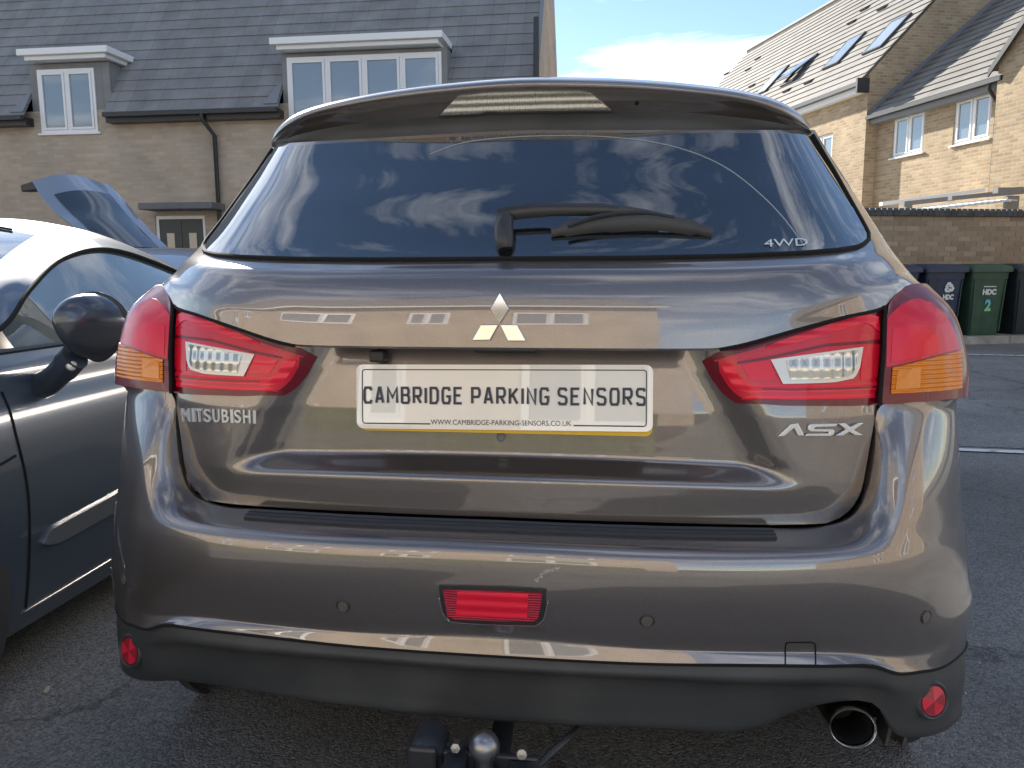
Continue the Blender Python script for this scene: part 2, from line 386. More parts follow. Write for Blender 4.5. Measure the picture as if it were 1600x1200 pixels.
# pavement with kerb under the bins, turned with the right-hand houses
T = loc2w
WALL_Y = 9.80
g = MB(T); g.box(3.5, 24, 8.93, 40, -.05, .10); tag(g.build('pavement', SLAB, uv=False), kind='structure')
kr = thing('kerb', 'pale concrete kerb edging the pavement where the wheelie bins stand', 'kerb', tuple(loc2w((9,8.86,0))), TH)
for i in range(14):
    g = MB(T); g.box(3.5+i*.915, 3.5+i*.915+.905, 8.80, 8.925, -.02, .112+random.uniform(-.003,.003)); g.build('kerb_stone', KERB, kr, bevel=.012)

# ------------------------------------------------------------------ wall and window helpers
def wall_holes(mb, F, a0, a1, z0, z1, holes, rev=.09):
    """F(a, d, z) -> point, d = depth behind the face; holes = (a0,a1,z0,z1)"""
    A = sorted({a0, a1, *[h[0] for h in holes], *[h[1] for h in holes]}); Z = sorted({z0, z1, *[h[2] for h in holes], *[h[3] for h in holes]})
    for i in range(len(A)-1):
        for j in range(len(Z)-1):
            ca, cz = (A[i]+A[i+1])/2, (Z[j]+Z[j+1])/2
            if any(h[0] < ca < h[1] and h[2] < cz < h[3] for h in holes): continue
            mb.add([F(A[i],0,Z[j]), F(A[i+1],0,Z[j]), F(A[i+1],0,Z[j+1]), F(A[i],0,Z[j+1])], [(0,1,2,3)])
    for h in holes:
        p = [(h[0],h[2]),(h[1],h[2]),(h[1],h[3]),(h[0],h[3])]
        for k in range(4):
            (x0,y0),(x1,y1) = p[k], p[(k+1)%4]
            mb.add([F(x0,0,y0), F(x1,0,y1), F(x1,rev,y1), F(x0,rev,y0)], [(3,2,1,0)])
def fbox(mb, F, a0, a1, d0, d1, z0, z1):
    vs = [F(a,d,z) for z in (z0,z1) for (a,d) in ((a0,d0),(a1,d0),(a1,d1),(a0,d1))]
    mb.add(vs, [(3,2,1,0),(4,5,6,7),(0,1,5,4),(1,2,6,5),(2,3,7,6),(3,0,4,7)])
def window(parent, F, a0, a1, z0, z1, lights, glass=HGLASS, fr=.055, sill=True, dep=.05, blind=None, frame_mat=None):
    """frame bars, casements and panes; F(a,d,z), d>0 goes into the wall; lights = fractions where mullions stand"""
    fm = frame_mat or UPVC
    wn = MB(); d0, d1 = dep, dep+.06
    fbox(wn, F, a0, a0+fr, d0, d1, z0, z1); fbox(wn, F, a1-fr, a1, d0, d1, z0, z1)
    fbox(wn, F, a0+fr, a1-fr, d0+.001, d1, z0, z0+fr); fbox(wn, F, a0+fr, a1-fr, d0+.001, d1, z1-fr, z1)
    xs = [a0+fr]
    for q in lights:
        c = a0 + (a1-a0)*q; fbox(wn, F, c-fr*.55, c+fr*.55, d0+.002, d1, z0+fr, z1-fr); xs += [c-fr*.55, c+fr*.55]
    xs.append(a1-fr)
    o = wn.build('window', fm, parent)
    for k in range(0, len(xs), 2):
        c0, c1 = xs[k], xs[k+1]; zz0, zz1 = z0+fr, z1-fr; t = .045
        cs = MB()
        fbox(cs, F, c0+.004, c0+t, d0-.012, d1, zz0, zz1); fbox(cs, F, c1-t, c1-.004, d0-.012, d1, zz0, zz1)
        fbox(cs, F, c0+t, c1-t, d0-.011, d1, zz0+.004, zz0+t); fbox(cs, F, c0+t, c1-t, d0-.011, d1, zz1-t, zz1-.004)
        cs.build('casement', fm, o)
        pn = MB(); fbox(pn, F, c0+t, c1-t, d0+.014, d0+.022, zz0+t, zz1-t); pn.build('pane', glass[k//2] if isinstance(glass, (list,tuple)) else glass, o)
    if sill:
        sb = MB(); fbox(sb, F, a0-.06, a1+.06, -.05, d0+.02, z0-.035, z0-.001); sb.build('sill', fm, o)
    return o
def courses(parent, E0, E1, up, n, gauge, th, m, name='tile_course', clip=None):
    """roof courses from the eave E0->E1 stepping along 'up' (unit); each a wedge slab lapping the one below"""
    E0, E1, up = np.array(E0,float), np.array(E1,float), np.array(up,float)
    al = E1-E0; al /= np.linalg.norm(al); nrm = np.cross(al, up); nrm /= np.linalg.norm(nrm)
    if nrm[2] < 0: nrm = -nrm
    for k in range(n):
        a, b = E0 + up*gauge*k, E1 + up*gauge*k
        if clip:
            a, b = clip(a, b, k)
            if a is None: continue
        jit = random.uniform(-.002, .002)
        g = MB(); bt, tp = th+jit, th*.25
        v = [a + nrm*.0, b + nrm*.0, b + nrm*bt*1.6, a + nrm*bt*1.6, a + up*(gauge*1.12) + nrm*tp, b + up*(gauge*1.12) + nrm*tp]
        g.add(v, [(0,1,2,3), (3,2,5,4), (0,3,4), (1,5,2)])
        g.build(name, m, parent, uv=True)

# ------------------------------------------------------------------ left terrace (front parallel to x, in shade)
FY = 13.0; XR = -1.263; XL = -17.0; EZ = 3.97
hl = thing('terraced_house', 'pale brick house with steep grey tiled roof, white dormer canopies and two-leaf front door', 'house', (-8, 15.9, 0))
F1 = lambda a, d, z: (a, FY+d, z)
def px_wall(px, py): p = aty(px, py, FY); return p[0], p[2]
wl = (aty(58,110,FY)[0], aty(147,110,FY)[0], aty(100,208,FY)[2], aty(100,108,FY)[2])
wr = (aty(449,110,FY)[0], aty(690,100,FY)[0], aty(100,208,FY)[2], aty(560,86,FY)[2])
dr = (aty(243,360,FY)[0], aty(321,360,FY)[0], 0.0, aty(280,337,FY)[2])
w3 = (wl[0]-5.2, wl[1]-5.2, wl[2], wl[3])
holes = [h for h in (wl, wr, dr, w3)]
ztop = EZ + .12
g = MB(); wall_holes(g, F1, XL, XR, 0, ztop, [ (h[0],h[1],h[2],min(h[3],ztop)) for h in holes])
# gable ends (trapezoid up to the ridge), rear wall
RS = .70; RY = 15.9; RZ = EZ + (RY-(FY-.25))/RS
for x, s in ((XR, 1), (XL, -1)):
    g.add([(x,FY,0),(x,2*RY-FY,0),(x,2*RY-FY,EZ+.3),(x,RY,RZ-.04),(x,FY,EZ+.3)], [(0,1,2,3,4) if s > 0 else (4,3,2,1,0)])
g.quad((XR,2*RY-FY,0),(XL,2*RY-FY,0),(XL,2*RY-FY,EZ+.3),(XR,2*RY-FY,EZ+.3))
g.build('wall', BRK_LEFT, hl, uv=True)
upL = np.array([0, RS, 1.]); upL /= np.linalg.norm(upL); gaugeL = .268
ncr = int(hypot(RY-(FY-.25), RZ-EZ)/gaugeL)
# roof deck below the courses, left open at the dormers, which stand through the slope
g = MB()
def slope(x, z): return (x, FY-.25+(z-EZ)*RS, z)
dorm = [(wl[0]-.16, wl[1]+.30), (wr[0]-.10, wr[1]+.10), (w3[0]-.16, w3[1]+.30)]
DZ = wl[3] + .10
g.quad(slope(XL,RZ-.05), slope(XR-.03,RZ-.05), (XR-.03, 2*RY-FY+.25, EZ), (XL, 2*RY-FY+.25, EZ))
g.build('rear_roof', TILE_L, hl, uv=True)
spans = []
xs = sorted(dorm); cur = XL
for a, b in xs: spans.append((cur, a)); cur = b
spans.append((cur, XR-.03))
for k in range(ncr+1):
    z = EZ + upL[2]*gaugeL*k
    for (a, b) in (spans if z < DZ+.05 else [(XL, XR-.03)]):
        courses(hl, slope(a, z), slope(b, z), upL, 1, gaugeL, .016, TILE_L)
rd = MB(); rd.tube([(XL,RY,RZ+.03),(XR,RY,RZ+.03)], .11, 8); rd.build('ridge', TILE_L, hl)
vg = MB(); vg.prism([slope(XR-.03,EZ), slope(XR+.045,EZ), slope(XR+.045,RZ), slope(XR-.03,RZ)], (0,-.02,.06)); vg.build('verge', LEAD, hl)
for i, (d, wv, cr) in enumerate(((dorm[0], wl, (25,185,86)), (dorm[1], wr, (420,709,64)), (dorm[2], w3, None))):
    nl = [.5] if i != 1 else [.26, .5, .745]
    window(hl, F1, wv[0], wv[1], wv[2], wv[3], nl, dep=-.02, glass=HGLASS)
    ck = MB()
    yb = FY-.25+(DZ+.25-EZ)*RS
    ck.box(d[0], wv[0], FY+.001, yb, EZ-.02, DZ); ck.box(wv[1], d[1], FY+.001, yb, EZ-.02, DZ); ck.box(wv[0], wv[1], FY+.002, yb, wv[3], DZ)
    ck.build('dormer_cheek', TILE_L, hl, uv=True)
    if cr:
        x0, x1 = aty(cr[0],cr[2],FY-.30)[0], aty(cr[1]-18,cr[2],FY-.30)[0]
    else: x0, x1 = d[0]-.35, d[1]+.35
    zc = DZ + .02
    cn = MB(); cn.box(x0, x1, FY-.30, yb+.25, zc+.075, zc+.19); cn.build('dormer_canopy', WHITE, hl, bevel=.01)
    cn = MB(); cn.box(x0+.09, x1-.09, FY-.22, yb+.1, zc, zc+.074); cn.build('dormer_soffit', WHITE, hl, bevel=.01)
    fl = MB(); fl.prism([slope(d[0]-.28, EZ+.05), slope(d[0]-.02, EZ+.05), slope(d[0]-.02, EZ+.42), slope(d[0]-.10, EZ+.42)], (0,-.035,.03)); fl.build('flashing', LEAD, hl)
for a, b in spans:
    MB().box(a+.01, b-.01, FY-.33, FY-.22, EZ-.075, EZ+.005).build('gutter', BLACKPL, hl)
    MB().box(a, b, FY-.215, FY-.003, EZ-.16, EZ-.012).build('eaves_board', BLACKPL, hl)
dp = MB(); xd = aty(343,300,FY)[0]; dp.tube([(xd-.12,FY-.27,EZ-.07),(xd-.12,FY-.27,EZ-.16),(xd,FY-.07,EZ-.42),(xd,FY-.06,.1)], .04, 10); dp.build('downpipe', BLACKPL, hl, smooth=True)
vp = MB(); vx = aty(838,100,FY-.05)[0]; vp.tube([(vx,FY-.05,.1),(vx,FY-.05,aty(836,27,FY-.05)[2])], .05, 10); vp.build('soil_pipe', BLACKPL, hl, smooth=True)
# front door: white frame, two dark leaves with pale glazed slots, slab canopy
DOORM = mat('door_dark', (.035,.04,.045), .4); SLOT = mat('frosted_glass', (.55,.47,.36), .3)
df = MB(); t = .06
fbox(df, F1, dr[0], dr[0]+t, .03, .09, 0, dr[3]); fbox(df, F1, dr[1]-t, dr[1], .03, .09, 0, dr[3]); fbox(df, F1, dr[0]+t, dr[1]-t, .031, .09, dr[3]-t, dr[3])
dfo = df.build('door_frame', UPVC, hl)
mid = (dr[0]+dr[1])/2
for s, (a, b) in enumerate(((dr[0]+t, mid-.004), (mid+.004, dr[1]-t))):
    lf = MB(); fbox(lf, F1, a, b, .045, .085, .02, dr[3]-t-.004); lo = lf.build('door', DOORM, hl)
    c = (a+b)/2; sl_ = MB(); fbox(sl_, F1, c-.075, c+.075, .036, .044, .95, dr[3]-.32); sl_.build('glazed_slot', SLOT, lo)
    hd = MB(); hx = mid + (-.06 if s == 0 else .06); hd.box(hx-.012, hx+.012, FY-.0, FY+.036, .95, 1.12); hd.build('handle', LEAD, lo)
cp = MB(); cx0, cx1 = aty(215,322,FY-.5)[0], aty(331,322,FY-.5)[0]; cz = aty(280,322,FY-.5)[2]
cp.prism([(cx0,FY-.5,cz-.05),(cx1,FY-.5,cz-.05),(cx1,FY-.002,cz-.05),(cx0,FY-.002,cz-.05)], (0,0,.12)); cp.build('porch_canopy', TILE_L, hl, bevel=.015)

# ------------------------------------------------------------------ right-hand houses (buff brick, turned by TH)
VX = 12.30; VX2 = 12.0
Fh = lambda X: (lambda a, d, z: loc2w((X+d, -a, z)))     # a runs towards the viewer, wall faces -x local
FA, FB = Fh(VX), Fh(VX2)
def pxw(px, py, X): p = at_lx(px, py, X); return -p[1], p[2]
UC = pxw(1357, 130, VX2)[0]             # the corner where the tall house stands forward
# tall house ---------------------------------------------------------
ht = thing('tall_house', 'tall buff brick house with roof windows on its long tiled slope', 'house', tuple(loc2w((16, -UC+6, 0))), TH)
ez = pxw(1357,128,VX2)[1]; U0 = UC-15
gable_pitch = 1.06
g = MB()
wt_ = (pxw(1262,215,VX2)[0], pxw(1301,215,VX2)[0]); wz = (pxw(1300,262,VX2)[1], pxw(1300,207,VX2)[1])
wt_ = (wt_[1]-1.1, wt_[1])
wall_holes(g, FB, U0, UC, 0, ez-.02, [(wt_[0],wt_[1],wz[0],wz[1])])
eavx = VX2-.22
P_e = loc2w((eavx, -UC, ez)); nrmR = np.array([*( -RU[:2]*gable_pitch), 1.0]); nrmR = np.array([-RU[0]*gable_pitch, -RU[1]*gable_pitch, 1.]); nrmR /= np.linalg.norm(nrmR)
rdg = w2loc(on_plane(1205, 61, P_e, nrmR)); RX = rdg[0]; RDZ = ez + (RX-eavx)*gable_pitch
bx = 2*RX-VX2
g.add([loc2w((VX2,-UC,0)), loc2w((bx,-UC,0)), loc2w((bx,-UC,ez)), loc2w((RX,-UC,RDZ-.05)), loc2w((VX2,-UC,ez+.18))], [(0,1,2,3,4)])
g.add([loc2w((bx,-UC,0)), loc2w((bx,-U0,0)), loc2w((bx,-U0,ez)), loc2w((bx,-UC,ez))], [(0,1,2,3)])
g.build('wall', BRK_BUFF, ht, uv=True)
upR = np.array([RU[0], RU[1], gable_pitch]); upR /= np.linalg.norm(upR); gaugeR = .30
nR = int(hypot(RX-eavx, RDZ-ez)/gaugeR)+1
courses(ht, loc2w((eavx,-U0,ez)), loc2w((eavx,-UC-.0+.06,ez)), upR, nR, gaugeR, .022, TILE_R)
g = MB(loc2w); g.quad((RX,-U0,RDZ),(RX,-UC,RDZ),(bx+.2,-UC,ez),(bx+.2,-U0,ez)); g.build('rear_roof', TILE_R, ht, uv=True)
g = MB(loc2w); g.tube([(RX,-U0,RDZ+.03),(RX,-UC,RDZ+.03)], .12, 8); g.build('ridge', TILE_R, ht)
g = MB(loc2w); g.box(eavx-.10, eavx+.02, -UC+.02, -U0, ez-.10, ez-.005); g.build('gutter', BLACKPL, ht)
g = MB(loc2w); g.box(eavx+.025, VX2-.004, -UC+.02, -U0, ez-.24, ez-.02); g.build('fascia', WHITE, ht)
g = MB(loc2w); g.box(eavx-.11, VX2-.002, -UC-.05, -UC+.018, ez-.26, ez+.08); g.build('box_end', BLACKPL, ht)
window(ht, FB, wt_[0], wt_[1], wz[0], wz[1], [.5])
# roof windows and tile vents: their centres are read on the roof plane
SKY = mat('skylight_glass', (.20,.25,.30), .06, 0, 1, .0, coat_ior=2.2); SKF = mat('skylight_frame', (.06,.06,.065), .4)
alR = -RV
def rooffr(px, py):
    c = on_plane(px, py, P_e, nrmR); return c
def on_roof(c, a, u, h): return c + alR*a + upR*u + nrmR*h
for i, (px, py, op) in enumerate(((1387,56,0),(1320,82,0),(1250,112,1),(1207,128,0))):
    c = rooffr(px, py); hw, hh = .39, .59
    fr = MB()
    for (a0,a1,u0,u1) in ((-hw,-hw+.06,-hh,hh),(hw-.06,hw,-hh,hh),(-hw+.06,hw-.06,-hh,-hh+.07),(-hw+.06,hw-.06,hh-.07,hh)):
        vs = [on_roof(c,a,u,h) for h in (.0,.085) for (a,u) in ((a0,u0),(a1,u0),(a1,u1),(a0,u1))]
        fr.add(vs, [(3,2,1,0),(4,5,6,7),(0,1,5,4),(1,2,6,5),(2,3,7,6),(3,0,4,7)])
    so_ = fr.build('roof_window', SKF, ht)
    lift = .22 if op else 0
    pn = MB(); vs = [on_roof(c,a,u,(.05+h)+(lift*(hh-u)/(2*hh))) for h in (0,.03) for (a,u) in ((-hw+.06,-hh+.07),(hw-.06,-hh+.07),(hw-.06,hh-.07),(-hw+.06,hh-.07))]
    pn.add(vs, [(3,2,1,0),(4,5,6,7),(0,1,5,4),(1,2,6,5),(2,3,7,6),(3,0,4,7)]); pn.build('pane', SKY, so_)
for (zx, zy) in ((840,45),(925,43),(778,108),(325,282),(278,335),(175,355),(570,397),(465,437),(298,413)):
    c = rooffr(1080+zx/3.077, zy/3.077); hw, hh = .15, .09
    vt = MB(); vs = [on_roof(c,a,u,h) for (a,u,h) in ((-hw,-hh,.01),(hw,-hh,.01),(hw,hh,.01),(-hw,hh,.01),(-hw,-hh,.10),(hw,-hh,.10),(hw,hh,.03),(-hw,hh,.03))]
    vt.add(vs, [(3,2,1,0),(4,5,6,7),(0,1,5,4),(1,2,6,5),(2,3,7,6),(3,0,4,7)]); vt.build('tile_vent', SKF, ht)
# lower house ---------------------------------------------------------
hw_ = thing('low_house', 'lower buff brick house with two white casement windows and black downpipe', 'house', tuple(loc2w((16, -UC-2, 0))), TH)
ez2 = 4.78; U1 = pxw(1577, 160, VX)[0]
win = []
for (xa, xb, yt, yb_, xm) in ((1395,1443,178,247,1421),(1490,1547,158,230,1517)):
    a0, a1 = pxw(xa,(yt+yb_)/2,VX)[0], pxw(xb,(yt+yb_)/2,VX)[0]; win.append((a0, a1, 3.69, 4.63))
g = MB(); wall_holes(g, FA, UC, U1, 0, ez2, win); g.build('wall', BRK_BUFF, hw_, uv=True)
for i, h in enumerate(win): window(hw_, FA, *h, [.5], dep=.03)
# abutment of the low roof on the tall gable gives the pitch
ab = w2loc(on_plane(1540, 18, loc2w((0,-UC,0)), RV)); e2x = VX-.24
low_pitch = (ab[2]-ez2)/(ab[0]-e2x)
upQ = np.array([RU[0], RU[1], low_pitch]); upQ /= np.linalg.norm(upQ)
RX2 = 16.2; RZ2 = ez2+(RX2-e2x)*low_pitch
nQ = int(hypot(RX2-e2x, RZ2-ez2)/gaugeR)+1
courses(hw_, loc2w((e2x,-UC-.01,ez2)), loc2w((e2x,-U1-.12,ez2)), upQ, nQ, gaugeR, .022, TILE_R)
g = MB(loc2w); g.quad((RX2,-UC,RZ2),(RX2,-U1,RZ2),(2*RX2-VX,-U1,ez2),(2*RX2-VX,-UC,ez2)); g.build('rear_roof', TILE_R, hw_, uv=True)
g = MB(loc2w); g.box(e2x-.10, e2x+.02, -U1-.12, -UC-.01, ez2-.095, ez2-.005); g.build('gutter', BLACKPL, hw_)
g = MB(loc2w); g.box(e2x+.025, VX-.004, -U1-.10, -UC-.01, ez2-.20, ez2-.02); g.build('fascia', LEAD, hw_)
up_ = pxw(1560,200,VX)[0]
g = MB(loc2w); g.tube([(e2x-.04,-up_,ez2-.08),(e2x-.04,-up_,ez2-.2),(VX-.07,-up_,ez2-.45),(VX-.06,-up_,.2)], .036, 10); g.build('downpipe', BLACKPL, hw_, smooth=True)
fl = MB(loc2w); fl.add([(e2x,-UC-.015,ez2+.03),(e2x+.0,-UC-.02,ez2+.16),(RX2,-UC-.02,RZ2+.16),(RX2,-UC-.015,RZ2+.03)],[(0,1,2,3)]); fl.build('flashing', LEAD, hw_)
# gable-fronted neighbour standing forward at the right edge
hn = thing('gabled_house', 'buff brick house standing forward beside the black downpipe, its verge edged dark', 'house', tuple(loc2w((16, -U1-3, 0))), TH)
VX3 = VX-.30; U2 = U1+7
FN = Fh(VX3)
g = MB(); wall_holes(g, FN, U1, U2, 0, 5.0, [(U1+1.2,U1+2.4,3.6,4.6),(U1+3.8,U1+5.4,3.6,4.6)])
g.add([loc2w((VX3,-U1,0)), loc2w((18,-U1,0)), loc2w((18,-U1,5)), loc2w((VX3,-U1,5))],[(3,2,1,0)])
g.add([loc2w((VX3,-U1,5.0)), loc2w((VX3,-U2,5.0)), loc2w((VX3,-(U1+U2)/2,8.4))],[(0,1,2)])
g.add([loc2w((VX3,-U2,0)), loc2w((18,-U2,0)), loc2w((18,-U2,5)), loc2w((VX3,-U2,5))],[(0,1,2,3)])
g.build('wall', BRK_BUFF, hn, uv=True)
for h in ((U1+1.2,U1+2.4,3.6,4.6),(U1+3.8,U1+5.4,3.6,4.6)): window(hn, FN, *h, [.5])
for s in (0, 1):
    ua = U1-.12 if s == 0 else U2+.12; um = (U1+U2)/2; zz_ = 4.9
    up = np.array(loc2w((0,-(um-ua),8.45-zz_))); up /= np.linalg.norm(up)
    courses(hn, loc2w((VX3-.12,-ua,zz_)), loc2w((18,-ua,zz_)), up, 17, .30, .022, TILE_R)
    g = MB(loc2w); g.prism([(VX3-.13,-ua,zz_-.12),(VX3-.13,-ua,zz_+.03),(VX3-.13,-um,8.48),(VX3-.13,-um,8.33)], (.03,0,0)); g.build('barge_board', BLACKPL, hn)

# ------------------------------------------------------------------ garden wall: bricks one by one, dark scalloped coping
gw = thing('garden_wall', 'long buff brick garden wall with a dark tiled coping behind the wheelie bins', 'wall', tuple(loc2w((10, WALL_Y+.1, .1))), TH)
ztopw = at_ly(1480, 338, WALL_Y)[2]; nrow = 24; bh = .0765
g = MB(loc2w); g.box(3.6, 20, WALL_Y+.006, WALL_Y+.215, .10, ztopw-.001); g.build('mortar_core', MORTAR, gw)
bm_ = MB(); bm_.box(-.1075,.1075,-.05,.05,-.0325,.0325)
bmesh_brick = bpy.data.meshes.new('brick'); bmesh_brick.from_pydata(bm_.v, [], bm_.f); bmesh_brick.materials.append(BRK_WALL); bmesh_brick.update()
invw = INV[gw]; nb = 0; far = MB(loc2w)
for r in range(nrow):
    zc = ztopw - .034 - r*bh
    if zc < .14: break
    for c in range(-14, 58):
        xc = 6.9 + c*.225 + (.1125 if r % 2 else 0)
        if xc > 19.8: break
        vis = r < 12 and 7.2 < xc < 10.9
        if vis and nb < 300:
            o = bpy.data.objects.new('brick', bmesh_brick); COL.objects.link(o); o.parent = gw
            p = loc2w((xc, WALL_Y+.05+random.uniform(-.002,.002), zc)); o.location = invw @ Vector(p); o.rotation_euler = (random.uniform(-.006,.006), random.uniform(-.004,.004), random.uniform(-.012,.012)); nb += 1
        else: far.box(xc-.1075, xc+.1075, WALL_Y, WALL_Y+.1, zc-.0325, zc+.0325)
o = far.build('brickwork', BRK_WALL, gw); tag(o, kind='stuff')
COPE = mat('coping_tile', (.045,.05,.058), .6); vary(COPE, (.035,.04,.047), (.08,.085,.09), 6, 6, geo(COPE))
cpm = MB(); n = 8
for k in range(166):
    x = 3.62 + k*.098
    cpm.add([loc2w(p) for p in [(x+.003,WALL_Y-.05,ztopw+.002),(x+.095,WALL_Y-.05,ztopw+.002),(x+.095,WALL_Y-.055,ztopw+.07),(x+.003,WALL_Y-.055,ztopw+.07),(x+.01,WALL_Y-.03,ztopw+.115),(x+.088,WALL_Y-.03,ztopw+.115),(x+.003,WALL_Y+.27,ztopw+.002),(x+.095,WALL_Y+.27,ztopw+.002),(x+.088,WALL_Y+.25,ztopw+.115),(x+.01,WALL_Y+.25,ztopw+.115)]],
        [(0,1,2,3),(3,2,5,4),(4,5,8,9),(9,8,7,6),(0,3,4,9,6),(1,7,8,5,2),(0,6,7,1)])
tag(cpm.build('coping', COPE, gw), kind='stuff')
# ------------------------------------------------------------------ lean-to canopy behind the wall
GREYM = mat('grey_metal', (.20,.21,.22), .45, .3); CORR = mat('corrugated_sheet', (.72,.72,.72), .5)
pg = thing('lean_to_canopy', 'grey beamed lean-to canopy with pale corrugated sheet rising behind the garden wall', 'canopy', tuple(loc2w((10.2, 12.0, .1))), TH)
ly0 = 12.4
def onl(px, py, y=ly0): return at_ly(px, py, y)
a, b = onl(1376,318), onl(1600,296)
def beam(p, q, w_, h_, name, m):
    p, q = np.array(p), np.array(q); mb = MB(loc2w)
    v = [(p[0],p[1]-w_,p[2]),(q[0],q[1]-w_,q[2]),(q[0],q[1]+w_,q[2]),(p[0],p[1]+w_,p[2])]
    mb.prism(v, (0,0,h_)); return mb.build(name, m, pg)
beam(onl(1376,322), onl(1536,300), .05, .07, 'fascia_strip', WHITE)
beam(onl(1410,322,ly0-.6), onl(1585,303,ly0-.6), .05, .08, 'beam', GREYM)
beam(onl(1484,313,ly0-1.0), onl(1600,303,ly0-1.0), .05, .07, 'beam', GREYM)
beam(onl(1555,302,ly0-1.4), onl(1600,301,ly0-1.4), .06, .09, 'beam', GREYM)
for px in (1419, 1581):
    p = onl(px, 306 if px > 1500 else 318, ly0-.6); mb = MB(loc2w); hw2 = .05 if px < 1500 else .12
    mb.box(p[0]-hw2, p[0]+hw2, p[1]-.05, p[1]+.05, .1, p[2]); mb.build('post', GREYM, pg)
cs = MB(); rows = []
pa, pb = onl(1378,330), onl(1536,312)
for j, dy in enumerate((0, 1.2)):
    rows.append([loc2w((pa[0]+(pb[0]-pa[0])*t/96, ly0-.25-dy*.5, pa[2]-.02-.05*j+(pb[2]-pa[2])*t/96+.022*sin(t*pi/3))) for t in range(97)])
cs.grid(rows); cs.build('corrugated_roof', CORR, pg, smooth=True)
mb = MB(loc2w); mb.box(pa[0], pb[0], ly0+.25, ly0+.29, .1, pa[2]+.03); mb.build('back_panel', WHITE, pg)
# ================================================================== the brown car
PAINT = mat('brown_metallic_paint', (.20,.174,.160), .32, .75, 1, .02, coat_ior=1.98)
_v = nd(PAINT, 'ShaderNodeTexVoronoi'); _v.inputs['Scale'].default_value = 1400; lk(PAINT, geo(PAINT), _v.inputs['Vector'])
_s = nd(PAINT, 'ShaderNodeSeparateColor'); lk(PAINT, _v.outputs['Color'], _s.inputs[0])
_m = nd(PAINT, 'ShaderNodeMapRange'); _m.inputs['To Min'].default_value = .86; _m.inputs['To Max'].default_value = 1.14; lk(PAINT, _s.outputs[0], _m.inputs[0])
_n = nd(PAINT, 'ShaderNodeTexNoise'); _n.inputs['Scale'].default_value = 7; _n.inputs['Detail'].default_value = 8; _n.inputs['Roughness'].default_value = .7; lk(PAINT, geo(PAINT), _n.inputs['Vector'])
_d = nd(PAINT, 'ShaderNodeMapRange'); _d.inputs['From Min'].default_value = .42; _d.inputs['From Max'].default_value = .75; _d.inputs['To Min'].default_value = .012; _d.inputs['To Max'].default_value = .06; lk(PAINT, _n.outputs['Fac'], _d.inputs[0])
lk(PAINT, _d.outputs[0], bsdf(PAINT).inputs['Coat Roughness'])
_x = nd(PAINT, 'ShaderNodeMix'); _x.data_type = 'RGBA'; _x.blend_type = 'MULTIPLY'; _x.inputs['Factor'].default_value = 1
_x.inputs['A'].default_value = (.20,.174,.160,1); lk(PAINT, _m.outputs[0], _x.inputs['B']); lk(PAINT, _x.outputs['Result'], bsdf(PAINT).inputs['Base Color'])
CGLASS = mat('dark_tinted_glass', (.008,.011,.015), .02, 0, 1, .0, coat_ior=2.3)
BLKP = mat('black_plastic', (.042,.045,.048), .5); bumpn(BLKP, 700, .25, .001); vary(BLKP, (.032,.034,.036), (.062,.063,.063), 5, 9, geo(BLKP), .35, .68)
BLKS = mat('black_smooth', (.03,.032,.035), .33)
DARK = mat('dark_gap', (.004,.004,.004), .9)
GREYP = mat('grey_sill_plastic', (.05,.055,.065), .38)
CHROME = mat('chrome', (.86,.85,.83), .08, 1)
TYRE = mat('tyre', (.018,.018,.019), .8); RIM = mat('alloy', (.45,.46,.47), .3, .9)
REDL = mat('red_lens', (.68,.006,.03), .3, 0, .55, .04, coat_ior=1.4)
REDD = mat('red_lens_dark', (.16,.003,.014), .3, 0, .6, .04, coat_ior=1.4)
REDB = mat('red_reflector', (.92,.012,.05), .3, .1, .55, .03, coat_ior=1.4)
AMB = mat('amber_lens', (.95,.27,.006), .3, .1, .5, .03, coat_ior=1.4)
CLEAR = mat('clear_reflector', (.74,.71,.62), .14, .6, 1, .02)
def ribs(m, sx, sy, strength=.8, dist=.004, kind='Object'):
    """fine lens optics as relief"""
    c = coords(m, kind); a = nd(m, 'ShaderNodeTexWave'); a.bands_direction = 'Z'; a.inputs['Scale'].default_value = sy; a.inputs['Distortion'].default_value = .3
    b = nd(m, 'ShaderNodeTexWave'); b.bands_direction = 'X'; b.inputs['Scale'].default_value = sx
    lk(m, c, a.inputs['Vector']); lk(m, c, b.inputs['Vector'])
    s = nd(m, 'ShaderNodeMath'); s.operation = 'ADD'; lk(m, a.outputs['Fac'], s.inputs[0]); lk(m, b.outputs['Fac'], s.inputs[1])
    bp = nd(m, 'ShaderNodeBump'); bp.inputs['Strength'].default_value = strength; bp.inputs['Distance'].default_value = dist
    lk(m, s.outputs[0], bp.inputs['Height']); lk(m, bp.outputs[0], bsdf(m).inputs['Normal']); return s
ribs(CLEAR, 17, 9, .55, .008); ribs(AMB, 9, 42, .8, .004); ribs(REDB, 3, 16, .5, .004)
car = thing('parked_car', 'brown metallic estate car seen from behind, its number plate reading CAMBRIDGE PARKING SENSORS', 'car', (0, 2.1, 0))
def R3(lst, dy=0, end=.0):
    """row of (px, py, depth y) -> points; the first is moved to the centre plane; dy eases the depth towards the middle"""
    lst = [((q[0], q[1], q[2] + dy*(1-(1-end)*min(1, (i/9))**2)) if q[0] != 'x' else q) for i, q in enumerate(lst)]
    r = [aty(*q) if len(q) == 3 else np.array(q[1:], float) for q in lst]; r[0] = np.array([0, r[0][1], r[0][2]]); return r
